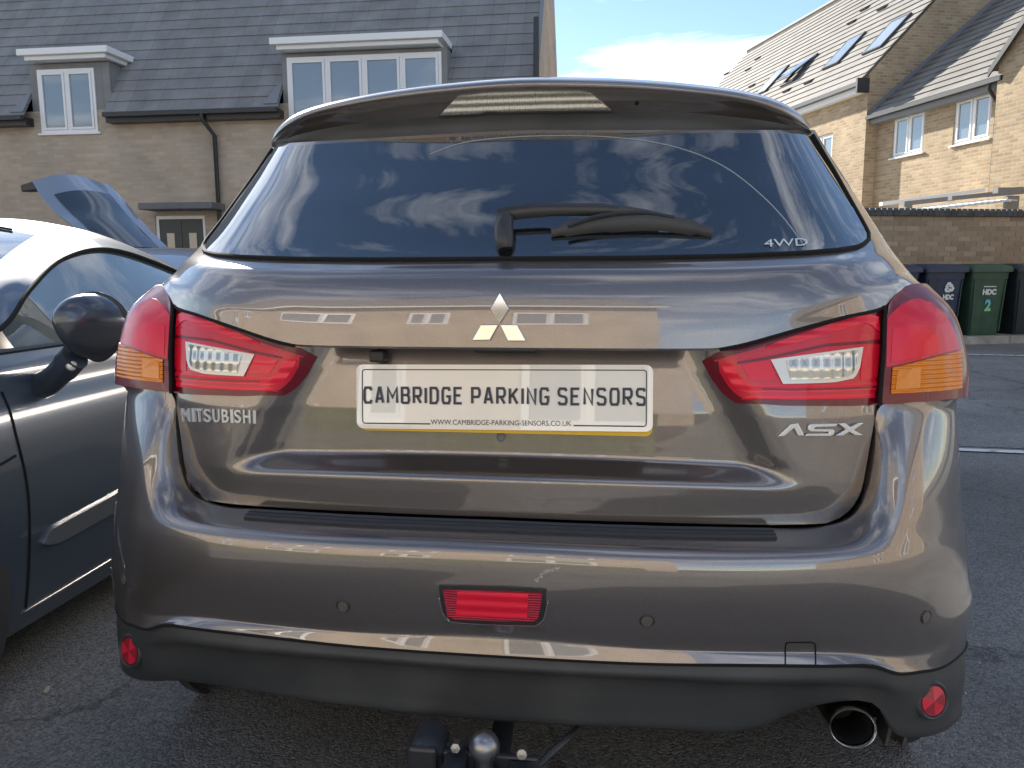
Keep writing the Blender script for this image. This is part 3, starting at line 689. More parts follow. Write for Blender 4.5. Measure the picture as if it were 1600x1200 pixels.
def RF(y0, Rc, ys, pts, tail, x0=.42, ex=2.5):
    """row read from (px, py): gentle crown of radius Rc, rounding towards ys at the last (silhouette) point, then 'tail' points"""
    xs = aty(*pts[-1], ys)[0]; E = ys - y0 - xs*xs/(2*Rc); r = []
    for k, (px, py) in enumerate(pts):
        y = y0 if k else y0
        for _ in range(25):
            x = aty(px, py, y)[0]; s = min(1.15, max(0., (x-x0)/(xs-x0))); y = .5*y + .5*(y0 + x*x/(2*Rc) + E*s**ex)
        if k == len(pts)-1: y = ys
        r.append(aty(px, py, y))
    r[0] = np.array([0, y0, aty(*pts[0], y0)[2]])
    return r + [np.array(t) for t in tail]
X = 'x'   # ('x', x, y, z) gives a point outright
# ---- upper shell: lip above the plate -> window base -> window top
U_lip = RF(0.066, 3, 0.315, [(785,543),(900,544),(1000,544.5),(1080,544.5),(1125,543),(1165,535),(1240,514),(1315,494),(1381,478),(1408,457),(1443,446.5)], [(.80,.50,1.075),(.835,.80,1.06)])
U_a = RF(0.073, 3, 0.335, [(783,498),(900,498),(1000,498),(1080,497),(1125,495),(1170,489),(1245,474),(1320,459),(1384,446),(1410,436),(1436,441)], [(.795,.52,1.095),(.83,.80,1.09)])
U_b = RF(0.085, 3, 0.372, [(783,455),(900,455),(1000,455),(1080,454),(1130,452),(1180,449),(1255,441),(1325,433),(1380,426),(1403,421),(1420,424)], [(.785,.55,1.12),(.82,.80,1.12)])
U_b2 = RF(0.101, 3, 0.402, [(783,428),(900,428),(1000,428),(1080,427),(1130,426),(1185,423),(1255,418),(1320,412),(1368,407),(1392,403),(1408,409)], [(.772,.57,1.14),(.81,.80,1.14)])
U_wb = RF(0.139, 2.7, 0.44, [(830,406),(930,406),(1020,405.5),(1090,404.5),(1140,403),(1190,401),(1255,397),(1310,392),(1350,386),(1374,381),(1391,387)], [(.755,.60,1.17),(.79,.82,1.18)])
U_m1 = RF(0.2, 2.4, 0.495, [(830,352),(930,352),(1018,351.5),(1082,351),(1130,350.5),(1175,350),(1235,348),(1290,345),(1330,342),(1348,338),(1360,340)], [(.725,.66,1.245),(.755,.86,1.255)])
U_m2 = RF(0.255, 2.2, 0.55, [(830,300),(930,300),(1012,300),(1072,300),(1118,300),(1158,300),(1212,299.5),(1262,299),(1301,298),(1320,296),(1333,298)], [(.69,.72,1.315),(.715,.90,1.325)])
U_m3 = RF(0.312, 2, 0.6, [(830,250),(930,250),(1006,250),(1060,250),(1102,250),(1140,250),(1190,250),(1236,250),(1272,250),(1290,249),(1302,250)], [(.648,.78,1.38),(.672,.95,1.39)])
U_t = RF(0.365, 2, 0.645, [(830,203),(930,203),(1000,203),(1050,203),(1088,203),(1124,203),(1170,203),(1212,203),(1244,203),(1262,203),(1273,203)], [(.605,.84,1.44),(.625,1.0,1.45)])
urows = [U_lip, U_a, U_b, U_b2, U_wb, U_m1, U_m2, U_m3, U_t]
Gu = loft([full(r) for r in urows], 4, 6)
TU = bvh_of(Gu)
Gup = Gu[:6*4+5]                   # painted panel: lip .. just past the window base
shell = MB(); shell.grid(Gu)
lipr = Gu[0]; shell.grid([[p + np.array([0,.055,.004]) for p in lipr], [p + np.array([0,.004,-.004]) for p in lipr], lipr])
shell.build('tailgate_frame', PAINT, car, smooth=True, angle=50)
# rear window, inset on the shell with a dark seal round it
wedge = [(830,207),(1000,207),(1150,207),(1235,207),(1262,207),(1271,210)]
wtop = [(830,209),(1000,209),(1150,209.5),(1235,210),(1256,211),(1267,215),(1300,268),(1330,322),(1348,354),(1355.5,370)]
wbot = [(830,404.5),(1000,403),(1150,400),(1250,395.5),(1310,390.5),(1336,386),(1349,380.5),(1354,376),(1356,373),(1355.5,370.5)]
def corner_patch(top, bot, nu, nv, off, T):
    return halfG(patch(T, top, bot, nu, nv, off))
glass = corner_patch(wtop, wbot, 46, 22, .0025, TU)
gb = solid(glass, .004, dirn=(0,1,0)); rwin = gb.build('rear_window', CGLASS, car, smooth=True)
def seal_path(T, pts, off, n=60): return hits(T, spl_lin(pts, n), off)
lowr = [(830,405.5),(1000,404.3),(1150,401.3),(1250,396.8),(1310,391.8),(1338,387),(1351,381),(1356.5,375),(1357,368),(1349.5,353),(1331.5,321),(1301.5,267),(1268.5,212)]
sp = seal_path(TU, lowr, .002, 70); sp[0][0] = 0
sb = MB(); sb.tube(mir(sp)[::-1][:-1] + sp, .0042, 6); sb.build('window_seal', DARK, car, smooth=True)
# ---- spoiler
S_roof = R3([(830,120,.78),(930,121,.78),(1010,124,.785),(1080,130,.79),(1140,137.5,.80),(1180,146,.805),(1207,155,.81),(1230,166,.82),(1247,179,.83),(1258,192,.85)])
S_roof = [np.array([p[0]*1.0, p[1], min(p[2], 1.585)-.012]) for p in S_roof]
S_top  = R3([(830,124,.365),(930,125.5,.372),(1010,129,.386),(1080,135,.404),(1140,142.5,.425),(1180,150,.443),(1210,159,.463),(1235,171,.487),(1254,185,.512),(1266,199,.545)], -0.018, 0.4)
S_edge = R3([(830,131,.356),(930,132.5,.363),(1010,136,.377),(1080,142,.395),(1140,149,.417),(1180,157,.435),(1208,166,.455),(1233,178,.479),(1252,191,.507),(1265,201,.54)], -0.018, 0.4)
S_mid  = R3([(830,152,.366),(930,153,.373),(1010,155.5,.387),(1080,159.5,.405),(1140,165.5,.427),(1180,172,.446),(1208,179,.465),(1232,187,.489),(1251,196,.515),(1265,203,.545)], -.010, 0.4)
S_cr   = R3([(830,174,.375),(930,174,.382),(1010,174.5,.396),(1080,176.5,.414),(1140,182,.437),(1180,186.5,.456),(1208,190.5,.475),(1232,195.5,.497),(1252,200.5,.523),(1267,205,.55)], -.004, 0.4)
S_un   = R3([(830,190,.43),(930,190,.437),(1010,190.5,.45),(1080,192,.465),(1140,195.5,.485),(1180,198,.50),(1208,200.5,.515),(1232,203,.535),(1253,205.5,.56),(1268,207.5,.59)], -.052, 0.5)
S_end  = R3([(830,211,.495),(930,211,.50),(1010,210.5,.51),(1080,210,.525),(1140,208.5,.545),(1180,210,.56),(1208,211,.575),(1232,211.5,.59),(1253,211,.61),(1267,209,.64)], -.117, 0.5)
Gs = loft([full(S_cr), full(S_mid), full(S_edge), full(S_top), full([(p+q)/2+np.array([0,0,.006]) for p, q in zip(S_top,S_roof)]), full(S_roof)], 4, 4)
spo = MB(); spo.grid(Gs); spoiler = spo.build('spoiler', PAINT, car, smooth=True, angle=60)
un = MB(); un.grid(loft([full(S_cr), full(S_un), full(S_end)], 4, 3)); un.build('spoiler_underside', BLKP, spoiler, smooth=True)  # body-colour underside given black plastic, so its shade is put into the colour
TS = bvh_of(Gs)
BRKL = mat('brake_lamp_lens', (.74,.71,.62), .25, .3, 1, .03); ribs(BRKL, 30, 26, .8, .005)
bl = patch(TS, [(688,179),(716,149),(760,144.5),(830,142),(905,142),(925,146),(954,171)], [(688,180),(716,178.5),(760,176.5),(830,173.5),(905,171.8),(925,171.8),(954,172)], 30, 7, .003)
blo = solid(bl, .006).build('brake_lamp', BRKL, spoiler, smooth=True)
edge = hits(TS, spl_lin([(686,180.5),(760,177.5),(830,174.6),(905,172.8),(956,172.8)], 30), .004)
e_ = MB(); e_.tube(edge, .0022, 6); e_.build('lamp_rim', BLKS, blo, smooth=True)
p, n_ = hit(TS, 995, 161); h_ = MB(); h_.lathe(p+n_*.001, n_, [(0.0001,.001),(.0035,.001),(.0045,0)], 12); h_.build('washer_jet', DARK, spoiler)
# ---- lower tailgate with the plate recess
B0 = R3([(785,813,.058),(1000,821,.066),(1200,825,.094),(1292,820,.122),(1337,798,.146),(1351,745,.150),(1364,690,.152),(1376,634,.153),(1440,628,.178),(1506,619.5,.235),(X,.845,.42,.905),(X,.868,.70,.915)])
_bx, _bz = [p[0] for p in B0[:5]], [p[2] for p in B0[:5]]
def tg_xe(z): return interp(z, [.706,.711,.718,.728,.742,.765,.82,.90,1.06], [.575,.590,.599,.606,.611,.615,.623,.635,.650])
def tg_y(x, z):
    b = interp(z, [.70,.72,.745,.765,.785,.82,.88,.95,1.0,1.06,1.10], [.064,.062,.060,.059,.060,.062,.065,.078,.092,.108,.118])
    ax = abs(x); plan = ax*ax/6 + .03*(max(0, ax-.5)/.15)**2
    hw = interp(z, [.77,.81,.86,.97,1.05], [.46,.435,.41,.345,.30])
    side = 1 - sstep(hw-.035, hw+.05, ax)
    bot = sstep(.768-.008*(ax/.4)**2, .803-.008*(ax/.4)**2, z)
    rec = (.052 - .07*ax*ax)*side*bot
    return b + plan + max(rec, 0)
tz0, tz1 = .706, 1.09
Gt = []
NZ, NX = 96, 101
for j in range(NZ):
    wv = (j/(NZ-1)); wv = wv**1.25; row = []
    z_ = tz0 + (tz1-tz0)*wv; xe = tg_xe(z_)
    for i in range(NX):
        u = -1+2*i/(NX-1); x = u*xe; z = z_ + (interp(abs(x), _bx, _bz) + .004 - tz0)*(1-wv)**1.5
        top = interp(abs(x), [q[0] for q in U_lip[:11]], [q[2] for q in U_lip[:11]]) - .006
        z = min(z, top) if z > top-.03 else z
        row.append(np.array([x, tg_y(x, z), z]))
    Gt.append(row)
TT = bvh_of([[np.array([x, tg_y(x, z), z]) for x in np.linspace(-.70,.70,141)] for z in np.linspace(.69,1.13,90)])
tgb = MB(); tgb.grid(Gt); rim(Gt, .03, tgb, (0,1,0)); tailgate = tgb.build('tailgate', PAINT, car, smooth=True, angle=50)
# ---- bumper and rear corners
B0a= R3([(780,824,.038),(1000,833,.045),(1195,837,.070),(1288,834,.092),(1338,818,.112),(1365,775,.118),(1385,715,.118),(1402,670,.135),(1452,662,.168),(1508,655,.235),(X,.850,.42,.86),(X,.872,.70,.87)])
B0b= R3([(776,838,.012),(1000,849,.018),(1185,852,.038),(1278,850,.056),(1335,843,.072),(1378,822,.083),(1410,785,.090),(1435,750,.110),(1475,735,.155),(1511,725,.235),(X,.858,.42,.78),(X,.878,.70,.79)])
B1 = R3([(772,850,-.008),(1000,864,-.002),(1163,867,.012),(1260,865,.026),(1322,861,.040),(1374,855,.057),(1414,849,.077),(1450,840,.104),(1484,826,.152),(1514,803,.240),(X,.866,.42,.69),(X,.886,.70,.70)])
B1b= R3([(772,872,-.019),(1000,886,-.013),(1163,890,.002),(1260,890,.016),(1322,888,.030),(1374,883,.047),(1416,876,.068),(1455,866,.098),(1491,850,.150),(1520,830,.240),(X,.872,.42,.65),(X,.892,.70,.66)])
B2 = R3([(771,940,-.019),(1000,957,-.013),(1170,964,.001),(1262,964,.015),(1325,962,.029),(1378,957,.046),(1424,948,.068),(1464,935,.100),(1500,915,.155),(1525,888,.245),(X,.876,.42,.60),(X,.896,.70,.60)])
B3 = R3([(769,992,.004),(1000,1012,.010),(1175,1018,.024),(1265,1019,.037),(1330,1020,.051),(1385,1024,.066),(1428,1020,.084),(1466,1008,.113),(1500,988,.160),(1520,955,.245),(X,.870,.42,.52),(X,.890,.70,.50)])
B3b= R3([(768,1002,.002),(1000,1019,.008),(1178,1024,.021),(1268,1025,.033),(1332,1027,.047),(1388,1035,.063),(1430,1034,.083),(1467,1026,.113),(1498,1006,.160),(1516,975,.245),(X,.868,.42,.48),(X,.888,.70,.46)])
B4 = R3([(768,1024,-.004),(1000,1036,.002),(1187,1039,.015),(1285,1040,.028),(1365,1041,.042),(1404,1052,.062),(1438,1049,.084),(1468,1043.5,.115),(1494,1028,.160),(1510,1002,.245),(X,.866,.42,.44),(X,.886,.70,.43)])
brow = [B0, B0a, B0b, B1, B1b, B2, B3, B3b, B4]
Gb = loft([full(r) for r in brow], 4, 6)
_A = np.array(Gb)
for _ in range(14):                       # fair the sheet, border and lower flange held
    _B = _A.copy(); _B[1:-1,1:-1] = .25*(_A[:-2,1:-1]+_A[2:,1:-1]+_A[1:-1,:-2]+_A[1:-1,2:]); k_ = np.ones(len(_A))[:,None,None]; k_[33:] = .15
    _A = _A + (_B-_A)*.7*k_
Gb = [list(r) for r in _A]; TB = bvh_of(Gb)
bb = MB(); bb.grid(Gb)
bb.grid([[p+np.array([0,.03,-.012]) for p in Gb[0]], Gb[0]]); bb.grid([Gb[-1], [p+np.array([0,.02,.0]) for p in Gb[-1]]])
bumper = bb.build('bumper', PAINT, car, smooth=True, angle=50)
# load-sill strip
ls = halfG(patch(TB, [(785,816),(1000,824),(1150,827),(1206,828)], [(782,831.5),(1000,840),(1150,843),(1214,843)], 30, 6, .004))
lso = solid(ls, .006, dirn=(0,.5,-.8)).build('sill_strip', GREYP, bumper, smooth=True)
for yy in (.35, .68):
    A, Bq = np.array([(785,816),(1000,824),(1150,827),(1206,828)])*1., np.array([(782,831.5),(1000,840),(1150,843),(1214,843)])*1.
    pth = hits(TB, spl_lin(list(A*(1-yy)+Bq*yy), 24), .0045); pth[0][0] = 0
    t_ = MB(); t_.tube(mir(pth)[::-1][:-1]+pth, .0012, 5); t_.build('groove', BLKS, lso)
# black lower bumper; the exhaust side has a cut-out, the other side runs on
dz = lambda r, dy, dzv: [p + np.array([0,dy,dzv]) for p in r]
K0 = [p + np.array([0,.006,-.003]) for p in B4]
K1 = R3([(768,1044,-.006),(1000,1056,.0),(1187,1064,.014),(1285,1065,.028),(1365,1067,.047),(1404,1076,.066),(1438,1078,.087),(1468,1074,.117),(1492,1062,.160),(1508,1040,.245),(X,.862,.42,.40),(X,.88,.70,.42)])
K1b= R3([(768,1053,.018),(1000,1065,.024),(1187,1073,.038),(1285,1074,.052),(1365,1077,.068),(1404,1088,.072),(1438,1092,.089),(1468,1090,.117),(1492,1080,.160),(1506,1058,.245),(X,.858,.42,.37),(X,.876,.70,.41)])
KL = R3([(768,1098,.026),(1000,1110,.031),(1187,1118,.045),(1285,1120,.06),(1365,1122,.078),(1404,1126,.086),(1438,1126,.097),(1468,1120,.122),(1490,1108,.165),(1502,1086,.25),(X,.845,.42,.33),(X,.865,.70,.40)])
KR = R3([(768,1098,.026),(1000,1110,.031),(1187,1117,.045),(1270,1098,.06),(1360,1094,.078),(1404,1120,.086),(1438,1124,.097),(1468,1118,.122),(1490,1106,.165),(1502,1086,.25),(X,.845,.42,.33),(X,.865,.70,.40)])
EL = R3([(768,1126,.030),(1000,1136,.035),(1187,1136,.050),(1285,1134,.075),(1365,1138,.10),(1404,1144,.11),(1438,1146,.12),(1466,1142,.14),(1488,1132,.18),(1500,1108,.255),(X,.835,.42,.31),(X,.855,.70,.40)])
ER = R3([(768,1126,.030),(1000,1138,.035),(1170,1141,.050),(1256,1106,.070),(1362,1098,.082),(1400,1148,.095),(1438,1152,.105),(1466,1146,.13),(1490,1132,.175),(1501,1108,.255),(X,.835,.42,.31),(X,.855,.70,.40)])
NR = [p + np.array([0,.07,.012]) for p in ER]; NL = [p + np.array([0,.07,.012]) for p in EL]
fl_ = lambda r, l=None: full(r, l)
Gk = loft([fl_(K0), fl_(K1), fl_(K1b), fl_(KR, KL), fl_(ER, EL), fl_(NR, NL)], 4, 4); TK = bvh_of(Gk)
kb = MB(); kb.grid(Gk); lower = kb.build('lower_bumper', BLKP, car, smooth=True, angle=50)
gp = MB(); gp.tube([p + np.array([0,.002,-.0015]) for p in Gb[-1]], .0032, 6); gp.build('bumper_seam', DARK, bumper, smooth=True)
# ---- rear flanks, roof and front, so that the car is whole from the side too
Lm, Lt = [np.array(p) for p in ((.640,.165,.975),(.70,.185,.985),(.762,.232,.99),(.800,.30,.99),(.826,.42,.99),(.845,.70,.99))], None
side_rows = []
for (y, dx) in ((.70,0),(1.2,.004),(2.0,.006),(2.9,0),(3.5,-.03),(3.9,-.10),(4.15,-.22)):
    belt = interp(y, [.7,2,3,3.5,4.15], [1.06,1.02,.98,.95,.80])
    side_rows.append([(.886+dx,y,.30),(.892+dx,y,.45),(.897+dx,y,.62),(.888+dx,y,.75),(.880+dx,y,.88),(.845+dx,y,belt)])
for s in (1, -1):
    f = MB(); rows = [[np.array([p[0]*s,p[1],p[2]]) for p in r] for r in side_rows]; f.grid(loft(rows, 4, 4)); f.build('flank', PAINT, car, smooth=True)
prof = [(.75,1.535),(1.3,1.585),(2.0,1.595),(2.5,1.545),(3.25,1.06),(3.8,.96),(4.1,.86),(4.25,.62),(4.22,.30)]
rows = []
for (y, z) in prof:
    hw3 = interp(y, [.75,2.4,3.25,4.0,4.25], [.50,.52,.66,.60,.55]); ex = interp(y, [.75,2.4,3.25,4.25], [.60,.62,.82,.62])
    zz_ = interp(y, [.75,2.0,2.5,3.25,3.8,4.25], [1.45,1.50,1.46,.98,.93,.58]) if y < 4.22 else .30
    rows.append([np.array(p) for p in ((0,y,z),(hw3*.5,y,z-.01),(hw3,y,z-.035),(ex,y,min(zz_, z-.04)))])
rf = MB(); rf.grid(loft([full(r) for r in rows], 4, 4)); rf.build('roof_and_bonnet', PAINT, car, smooth=True)
for s in (1, -1):
    gq = MB(); rows = []
    for y in (.70,1.2,2.0,2.5,3.2):
        zt = interp(y, [.7,2.0,2.5,3.25], [1.44,1.50,1.46,.98]); xt = interp(y, [.7,2.4,3.25], [.60,.62,.83]); b_ = interp(y, [.7,2,3,3.5], [1.06,1.02,.98,.95])
        rows.append([np.array((s*(xt+(.845-xt)*t), y, zt+(b_-zt)*t)) for t in (0,.5,1)])
    gq.grid(loft(rows, 4, 4)); gq.build('side_glass', CGLASS, car, smooth=True)
ub = MB(); ub.box(-.80,.80,.30,4.0,.26,.62); ub.box(-.60,.60,.17,.31,.36,.60); ub.build('underbody', DARK, car)  # plain dark boxes for the unseen underside, added to block light
ib = MB(); ib.box(-.56,.56,.30,.75,.60,1.0); ib.box(-.60,.60,.185,.299,.57,.96); ib.build('leak_blocker', DARK, car)  # unseen dark boxes added behind the panel gaps to stop light leaking through
def wheel(parent, c, s, r=.335, wd=.20):
    c = np.array(c, float); ax = np.array([s,0,0.])
    t = MB(); t.lathe(c, ax, [(r-.11,-wd*.5),(r-.03,-wd*.5),(r-.005,-wd*.38),(r,-wd*.2),(r,wd*.2),(r-.005,wd*.38),(r-.03,wd*.5),(r-.11,wd*.47)], 40)
    o = t.build('wheel', TYRE, parent, smooth=True)
    q = MB(); q.lathe(c, ax, [(r-.105,wd*.47),(r-.125,wd*.40),(r-.13,wd*.1),(.06,wd*.12),(.055,wd*.42),(.001,wd*.44)], 32)
    for k in range(5):
        a0 = 2*pi*k/5; d = np.array([0,cos(a0),sin(a0)]); e = np.array([0,-sin(a0),cos(a0)])
        p0, p1 = c+d*.05+ax*wd*.30, c+d*(r-.12)+ax*wd*.28
        q.prism([p0-e*.035, p0+e*.035, p1+e*.025, p1-e*.025], ax*.03)
    q.build('rim', RIM, o, smooth=True)
for s in (1,-1):
    wheel(car, (s*.77, .84, .335), s); wheel(car, (s*.77, 3.5, .335), s)
    ar = MB(); ar.lathe((s*.895,.84,.335), (s,0,0), [(.40,-.02),(.40,.004),(.385,.006),(.001,-.004)], 40); ar.build('wheel_arch', BLKP, car, smooth=True)
    ar = MB(); ar.lathe((s*.870,3.5,.335), (s,0,0), [(.40,-.02),(.40,.004),(.385,.006),(.001,-.004)], 40); ar.build('wheel_arch', BLKP, car, smooth=True)
# ---- tail lamps: outer piece on the corner, inner piece on the tailgate
LT = [aty(1383,478,.200), aty(1396,462,.228), aty(1414,450,.262), aty(1443,447,.312), np.array([.79,.42,1.073]), np.array([.805,.54,1.06])]
LA = [aty(1381,515,.185), aty(1415,503,.198), aty(1455,493,.225), aty(1484,489,.272), np.array([.812,.40,1.03]), np.array([.826,.52,1.025])]
LB = [aty(1379,560,.168), aty(1425,553,.183), aty(1470,546,.212), aty(1503,545,.262), np.array([.828,.38,.975]), np.array([.84,.50,.975])]
LC = [aty(1377,600,.156), aty(1430,594,.174), aty(1476,589,.204), aty(1507,586,.245), np.array([.834,.36,.925]), np.array([.846,.48,.925])]
LD = [aty(1375,631,.148), aty(1430,628,.168), aty(1476,624,.198), aty(1506,620,.236), np.array([.836,.35,.893]), np.array([.848,.47,.893])]
GL = loft([LT, LA, LB, LC, LD], 5, 5)
GLo = []
A_ = np.array(GL)
nu_, nv_ = np.gradient(A_, axis=1), np.gradient(A_, axis=0); nn = np.cross(nu_, nv_); nn /= np.linalg.norm(nn, axis=2, keepdims=True)
if (nn[5,5] @ (A_[5,5]-CC)) > 0: nn = -nn
GLo = A_ + nn*.006
TL = bvh_of(GLo)
# body fill behind the outer lamp
innerlamp_top = [(1098,563.5),(1122,550),(1168,540),(1242,519),(1317,499),(1362,485.5),(1376,482)]
innerlamp_bot = [(1099,566),(1112,590),(1130,614),(1150,629),(1230,634),(1330,634.5),(1371,632.5)]
def lamp(sg):
    m_ = (lambda G: G) if sg > 0 else mirG
    P = (lambda pts: [np.array([sg*p[0],p[1],p[2]]) for p in pts])
    o = MB(); o.grid(m_(GLo)); rim(m_(GLo), .03, o, (0,1,0)); root = o.build('tail_lamp', REDD, car, smooth=True)
    def on(T, top, bot, name, m, off, nu=16, nv=6, dep=.004, par=None):
        G = m_(patch(T, top, bot, nu, nv, off)); return solid(G, dep, dirn=(0,1,0)).build(name, m, par or root, smooth=True)
    on(TL, [(1386,497),(1405,478),(1430,466),(1455,473),(1478,494),(1492,520),(1499,545)], [(1384,574),(1400,571),(1430,564),(1455,557),(1478,551),(1492,547),(1499,546)], 'stop_lens', REDL, .0012, 18, 8)
    on(TL, [(1394,515),(1420,508),(1445,512),(1464,530)], [(1391,566),(1420,561),(1445,555),(1466,549)], 'stop_reflector', REDR, .0022, 10, 6)
    am = on(TL, [(1394,575),(1420,569),(1450,561),(1480,553),(1502,547)], [(1391,615.5),(1420,614),(1450,612),(1480,609.5),(1502,606)], 'indicator_lens', AMB, .002, 20, 7)
    on(TL, [(1401,580),(1420,577),(1437,574)], [(1398,609),(1420,607.5),(1436,606)], 'indicator_bowl', AMBD, .003, 8, 6, par=am)
    # inner piece
    G = m_(patch(TT, innerlamp_top, innerlamp_bot, 34, 10, .003)); io = solid(G, .02, dirn=(0,1,0)).build('inner_lamp', REDD, root, smooth=True)
    on(TT, [(1124,561),(1168,549),(1242,528),(1317,508),(1370,496)], [(1126,580),(1142,606),(1158,620),(1240,624),(1310,623.5),(1364,622)], 'lens_field', REDL, .0042, 30, 8, par=io)
    on(TT, [(1196,541),(1240,525),(1300,505),(1352,490),(1369,496)], [(1196,546),(1240,537),(1300,519),(1352,504),(1371,520)], 'upper_light_bar', REDB, .0058, 20, 4, par=io)
    on(TT, [(1118,562),(1160,556),(1200,548),(1290,527),(1371,520)], [(1118,564),(1160,561),(1200,556),(1290,537),(1371,531)], 'thin_light_bar', REDL, .0052, 20, 4, par=io)
    on(TT, [(1129,569),(1146,566),(1157,590),(1172,602),(1240,603),(1310,601),(1366,597)], [(1131,574),(1140,590),(1150,606),(1170,613),(1240,614),(1310,612),(1365,609)], 'lower_light_bar', REDB, .0058, 26, 5, par=io)
    on(TT, [(1168,618),(1240,619),(1310,617.5),(1363,615)], [(1160,622.5),(1240,624.5),(1310,623.5),(1362,621)], 'edge_light_bar', REDB, .0055, 20, 4, par=io)
    on(TT, [(1158,572),(1178,566),(1202,563)], [(1172,594),(1188,594),(1210,593)], 'side_reflector', REDR, .0052, 8, 5, par=io)
    on(TT, [(1345,540),(1372,538)], [(1341,594),(1367,590)], 'side_reflector', REDR, .0052, 8, 6, par=io)
    on(TT, [(1150,566),(1204,557),(1290,538),(1370,532)], [(1152,569),(1204,561),(1290,542),(1370,536)], 'dark_slit', REDD, .0056, 20, 3, par=io)
    on(TT, [(1190,606.5),(1240,607.5),(1310,606),(1366,603)], [(1190,609.5),(1240,610.5),(1310,609),(1366,606)], 'dark_slit', REDD, .0066, 20, 3, par=io)
    fr = on(TT, [(1202,563),(1270,553.5),(1344,543)], [(1221,600),(1270,599),(1300,597.5),(1331,591),(1339,575)], 'reverse_lamp', LFRAME, .0075, 20, 6, .006, par=io)
    on(TT, [(1226,565),(1280,556),(1335,548)], [(1233,594),(1280,592.5),(1310,590.5),(1326,586),(1332,575)], 'reverse_reflector', CLEAR, .0095, 20, 6, .004, par=fr)
    return root
REDR = mat('red_bowl', (.80,.008,.03), .3, .1, .5, .03, coat_ior=1.4)
AMBD = mat('amber_bowl', (.75,.24,.02), .3, .1, 1, .02, coat_ior=1.4)
LFRAME = mat('lamp_silver', (.78,.75,.68), .3, .2, 1, .03)
lamp(1); lamp(-1)
for s in (1,-1):
    qd = MB(); qd.grid(GL if s > 0 else mirG(GL)); rim(GL if s > 0 else mirG(GL), .05, qd, (0,1,0)); qd.build('lamp_housing', DARK, car, smooth=True)
    # dark line along the split and under the lip
    sp_ = [aty(1383,478,.196), aty(1380,560,.160), aty(1374,634,.142)]
    t_ = MB(); t_.tube([np.array([s*p[0],p[1],p[2]]) for p in spl(sp_, 14)], .0035, 6); t_.build('lamp_gap', DARK, car, smooth=True)
    lp = [np.array([s*p[0], p[1]+.002, p[2]-.003]) for p in spl(U_lip[4:11], 40)]
    t_ = MB(); t_.tube(lp, .0036, 6); t_.build('lamp_gap', DARK, car, smooth=True)
# ---- badges and letters
def extr_poly(T, polys, off, th, name, m, parent, bev=0.0015):
    """pixel polygons laid on T's tangent plane and raised"""
    allp = [p for q in polys for p in q]; cx = sum(p[0] for p in allp)/len(allp); cy = sum(p[1] for p in allp)/len(allp)
    c, n = hit(T, cx, cy); mb = MB()
    for q in polys:
        pts = [on_plane(px, py, c+n*off, n) for px, py in q]; mb.prism(pts, n*th)
    o = mb.build(name, m, parent)
    bm = bmesh.new(); bm.from_mesh(o.data); bmesh.ops.recalc_face_normals(bm, faces=bm.faces); bm.to_mesh(o.data); bm.free()
    if bev:
        md = o.modifiers.new('bevel','BEVEL'); md.width = bev; md.segments = 2; md.limit_method = 'ANGLE'
    return o
z4 = lambda L_: [(540+x/3.077, 440+y/3.077) for x, y in L_]
z3 = lambda L_: [(1060+x/3.333, 420+y/3.333) for x, y in L_]
DIAM = [[(743,54),(789,131),(741,203),(698,130)], [(738,207),(696,282),(608,284),(651,208)], [(743,207),(827,208),(870,287),(781,286)]]
for q in DIAM: extr_poly(TU, [z4(q)], .0015, .005, 'badge_diamond', CHROME, car, .0012)
ASXP = [[(512,872),(580,808),(618,802),(650,866),(618,868),(598,828),(545,870)],
 [(680,806),(825,803),(812,820),(705,824),(700,832),(795,832),(808,842),(800,862),(785,870),(650,870),(665,856),(775,854),(778,848),(680,846),(668,836),(672,815)],
 [(822,804),(860,803),(885,822),(925,802),(958,800),(905,838),(955,866),(912,866),(880,848),(845,868),(808,868),(862,835)]]
LCHR2 = mat('badge_chrome', (.84,.83,.81), .16, .75, .5, .03)
for q in ASXP: extr_poly(TT, [z3(q)], .001, .005, 'model_letter', LCHR2, tailgate, .001)
def text_mesh(txt, name, m, parent, O, ux, uz, width, height, extr=.0, font=None, sp=1.0, shear=0., off=0.):
    """text laid in the plane O + a*ux + b*uz, scaled to width x height"""
    cu = bpy.data.curves.new(name, 'FONT'); cu.body = txt; cu.extrude = 0; cu.space_character = sp; cu.shear = shear; cu.offset = off; cu.resolution_u = 4
    ob = bpy.data.objects.new(name, cu); COL.objects.link(ob); bpy.context.view_layer.update()
    me = bpy.data.meshes.new_from_object(ob.evaluated_get(bpy.context.evaluated_depsgraph_get())); bpy.data.objects.remove(ob)
    V = np.array([v.co[:] for v in me.vertices]); mn, mxv = V.min(0), V.max(0)
    ux, uz = np.array(ux,float), np.array(uz,float); ux /= np.linalg.norm(ux); n = np.cross(ux, uz); n /= np.linalg.norm(n); uz = np.cross(n, ux)
    if n @ (np.array(O)-CC) > 0: n = -n
    mb = MB(); pts = [np.array(O) + ux*((v[0]-mn[0])/(mxv[0]-mn[0])*width) + uz*((v[1]-mn[1])/(mxv[1]-mn[1])*height) for v in V]
    fs = [tuple(p.vertices) for p in me.polygons]
    if extr:
        from collections import Counter
        cnt = Counter(); orient = {}
        for f in fs:
            for i in range(len(f)): a, b = f[i], f[(i+1)%len(f)]; cnt[frozenset((a,b))] += 1; orient[frozenset((a,b))] = (a,b)
        k = len(pts); sides = [(*orient[e], orient[e][1]+k, orient[e][0]+k) for e, c in cnt.items() if c == 1]
        mb.add([p+n*extr for p in pts] + pts, fs + sides)
    else: mb.add(pts, fs)
    bpy.data.meshes.remove(me)
    return mb.build(name, m, parent)
